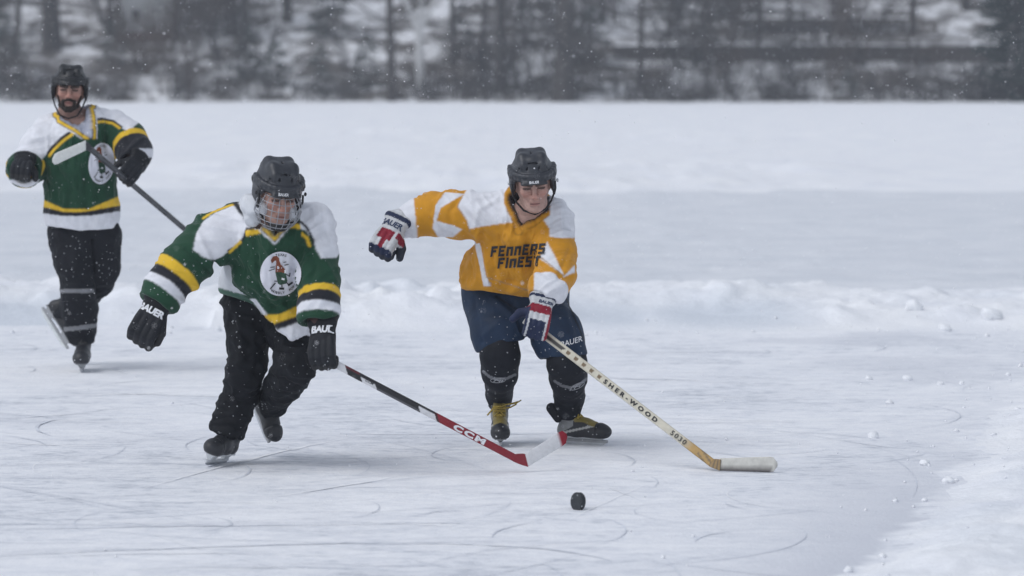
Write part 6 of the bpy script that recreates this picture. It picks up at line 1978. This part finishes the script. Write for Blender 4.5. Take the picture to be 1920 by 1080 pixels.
M['ice_cut'] = material('cut_ice', (0.69, 0.72, 0.78), 0.55, 0.15, 8, 0.1, 60)
M['ice_white'] = material('powdered_cut', (0.90, 0.91, 0.93), 0.9, 0.1, 8, 0.1, 60)
M['ice_scrape'] = material('scraped_ice', (0.56, 0.60, 0.68), 0.55, 0.15, 8, 0.1, 60)
def skate_marks():
    rng = np.random.default_rng(9)
    for mname, n in (('ice_cut', 240), ('ice_white', 240), ('ice_arc', 150)):
        arc = mname == 'ice_arc'; mname = 'ice_white' if mname == 'ice_white' else 'ice_cut'
        pb = PB()
        for k in range(n):
            y = rng.uniform(13.0, 24.0); x = rng.uniform(-0.16 * y, 0.16 * y)
            R_ = rng.choice([0.9, 3.0, 6.0, 12.0, 20.0]) * rng.uniform(0.7, 1.5); sw = min(1.3, rng.uniform(0.5, 2.4) / R_); a0 = rng.choice([-1, 1]) * math.pi / 2 - sw / 2 + rng.normal(0, 0.30 if rng.random() < 0.8 else 1.2)
            if arc: R_ = rng.uniform(0.3, 1.1); sw = rng.uniform(0.5, 1.7); a0 = rng.uniform(0, 6.28)
            x -= R_ * math.cos(a0 + sw / 2); y -= R_ * math.sin(a0 + sw / 2)
            m_ = 16
            wd = rng.uniform(0.0010, 0.0028) * (2.6 if rng.random() < 0.06 else 1) * (1.5 if arc else 1.0)
            V = []; F = []
            for i in range(m_ + 1):
                a = a0 + sw * i / m_; w_ = wd * math.sin(math.pi * (0.04 + 0.92 * i / m_)) + 0.0006
                for e in (-1, 1):
                    q = (x + (R_ + e * w_) * math.cos(a), y + (R_ + e * w_) * math.sin(a)); V.append(q)
            VV = np.array(V)
            if (VV[:, 0] > edge_x(VV[:, 1]) - 0.1).any() or VV[:, 1].max() > 24.6 or VV[:, 1].min() < 12: continue
            zz = height(VV[:, 0], VV[:, 1]) + (0.0042 if mname == 'ice_cut' else 0.0050)
            F = [(2 * i, 2 * i + 2, 2 * i + 3, 2 * i + 1) for i in range(m_)]
            pb.add(np.column_stack([VV, zz]), F)
        tag(pb.obj('skate_mark', M[mname], None, True, np.zeros(3)), kind='stuff')

def crumbs():
    rng = np.random.default_rng(31); pb = PB()
    base = [np.array(v) for v in ((1, 0, 0), (-1, 0, 0), (0, 1, 0), (0, -1, 0), (0, 0, 1), (0, 0, -1))]
    F8 = [(4, 0, 2), (4, 2, 1), (4, 1, 3), (4, 3, 0), (5, 2, 0), (5, 1, 2), (5, 3, 1), (5, 0, 3)]
    pts = []
    for k in range(150):
        y = rng.uniform(13, 25); x = float(edge_x(np.array(y))) + rng.normal(-0.02, 0.45); pts.append((x, y, rng.gamma(2.0, 0.0030)))
    for k in range(120):
        y = rng.uniform(13, 25); x = rng.uniform(-0.15 * y, 0.17 * y); pts.append((x, y, rng.gamma(2.0, 0.0022)))
    for k in range(90):
        x = rng.uniform(-4.2, 4.2); y = BANK0 + rng.normal(0.1, 0.35); pts.append((x, y, rng.gamma(2.0, 0.0045)))
    P = np.array(pts); z = height(P[:, 0], P[:, 1])
    for (x, y, r), zz in zip(pts, z):
        r = min(r, 0.03); R_ = rot(rng.uniform(0, 360), rng.uniform(0, 360), 0)
        pb.add([np.array([x, y, zz + r * 0.4]) + R_ @ (b * r * rng.uniform(0.6, 1.3)) for b in base], F8)
    tag(pb.obj('snow_crumbs', MSNOW, None, True, np.zeros(3)), kind='stuff')

def chunks():
    sp = [(1735, 872, 8, 'rounded snow lump on bare ice near the cream stick blade, left of the loose snow'), (1779, 906, 9, 'snow lump with a dark underside at the rim of the loose snow'), (1591, 1074, 8, 'snow lump at the bottom edge of the ice'),
          (1636, 822, 9, 'flat snow lump alone on the ice right of the cream stick'), (1668, 758, 6, None), (1630, 713, 6, None), (1702, 713, 7, None), (1763, 721, 5, None), (1803, 721, 5, None), (1907, 776, 5, None), (1862, 823, 5, None), (1733, 940, 5, None),
          (1856, 612, 15, 'large grey snow block on the bank at right'), (1770, 620, 10, 'low grey snow block at the foot of the bank'), (1712, 604, 14, 'tall rounded snow block in the bank left of the large grey block')]
    for k, (px, py, r, lab) in enumerate(sp):
        p = ground(px, py); s_ = FPX / p[1]; r = r / s_
        V, F = lump_mesh(k, r)
        z = float(height(np.array(p[0]), np.array(p[1])))
        o = mk('snow_chunk', V, F, MSNOW, None, origin=np.zeros(3)); o.location = (p[0], p[1], z + r * 0.45)
        if lab: tag(o, lab, 'snow lump', 'loose snow lumps')
        else: tag(o, 'small snow lump lying on the ice before the loose snow at right', 'snow lump', 'loose snow lumps')

def snowfall():
    rng = np.random.default_rng(3); pb = []
    n = 36000
    d = (9.5 ** 3 + rng.random(n) * (46.0 ** 3 - 9.5 ** 3)) ** (1 / 3)
    x = rng.uniform(-1, 1, n) * (0.15 * d + 0.5); z = 0.03 + rng.random(n) * (CAM_H + 0.03 * d)
    m = z > 0.3 * (d > BANK0); d, x, z = d[m], x[m], z[m]; n = len(d)
    base = np.array([(1, 0, 0), (-1, 0, 0), (0, 1, 0), (0, -1, 0), (0, 0, 1), (0, 0, -1)], float)
    F8 = np.array([(4, 0, 2), (4, 2, 1), (4, 1, 3), (4, 3, 0), (5, 2, 0), (5, 1, 2), (5, 3, 1), (5, 0, 3)])
    r = 0.0010 + rng.gamma(2.0, 0.00052, n); r = np.minimum(r, 0.0038)
    V = np.stack([x, d, z], 1)[:, None, :] + base[None] * (r[:, None, None] * rng.uniform(0.6, 1.4, (n, 6, 1)))
    F = (np.arange(n) * 6)[:, None, None] + F8[None]
    fm = bpy.data.materials.new('snowflake'); nt, ln, b = nodes_of(fm)
    b.inputs['Base Color'].default_value = (0.96, 0.96, 0.98, 1); b.inputs['Roughness'].default_value = 1.0; b.inputs['Specular IOR Level'].default_value = 0.0
    tl = nt.new('ShaderNodeBsdfTranslucent'); tl.inputs[0].default_value = (0.98, 0.98, 1.0, 1); mx = nt.new('ShaderNodeMixShader'); mx.inputs[0].default_value = 0.5
    ln.new(b.outputs[0], mx.inputs[1]); ln.new(tl.outputs[0], mx.inputs[2]); ln.new(mx.outputs[0], nt['Material Output'].inputs['Surface'])
    o = mk('snowfall', V.reshape(-1, 3), F.reshape(-1, 3), fm, None, smooth=False, origin=np.zeros(3))
    tag(o, kind='stuff')

def haze():
    pb = PB(); x, y0, y1, z0, z1 = 620.0, -12.0, 310.0, -1.5, 24.0
    pb.add([(sx, sy, sz) for sx in (-x, x) for sy in (y0, y1) for sz in (z0, z1)], [(0, 1, 3, 2), (4, 6, 7, 5), (0, 4, 5, 1), (2, 3, 7, 6), (0, 2, 6, 4), (1, 5, 7, 3)])
    m = bpy.data.materials.new('snow_haze'); m.use_nodes = True; nt = m.node_tree; nt.nodes.clear()
    out = nt.nodes.new('ShaderNodeOutputMaterial'); v = nt.nodes.new('ShaderNodeVolumePrincipled')
    v.inputs['Color'].default_value = (0.84, 0.90, 1.0, 1); v.inputs['Density'].default_value = HAZE_DENSITY
    nt.links.new(v.outputs[0], out.inputs['Volume'])
    tag(pb.obj('haze', m, None, False, np.zeros(3)), kind='stuff')

player_yellow(); player_green_front(); player_green_back()
stick_red(); stick_wood(); stick_grey(); puck()
skate_marks(); crumbs(); chunks(); snowfall(); haze()
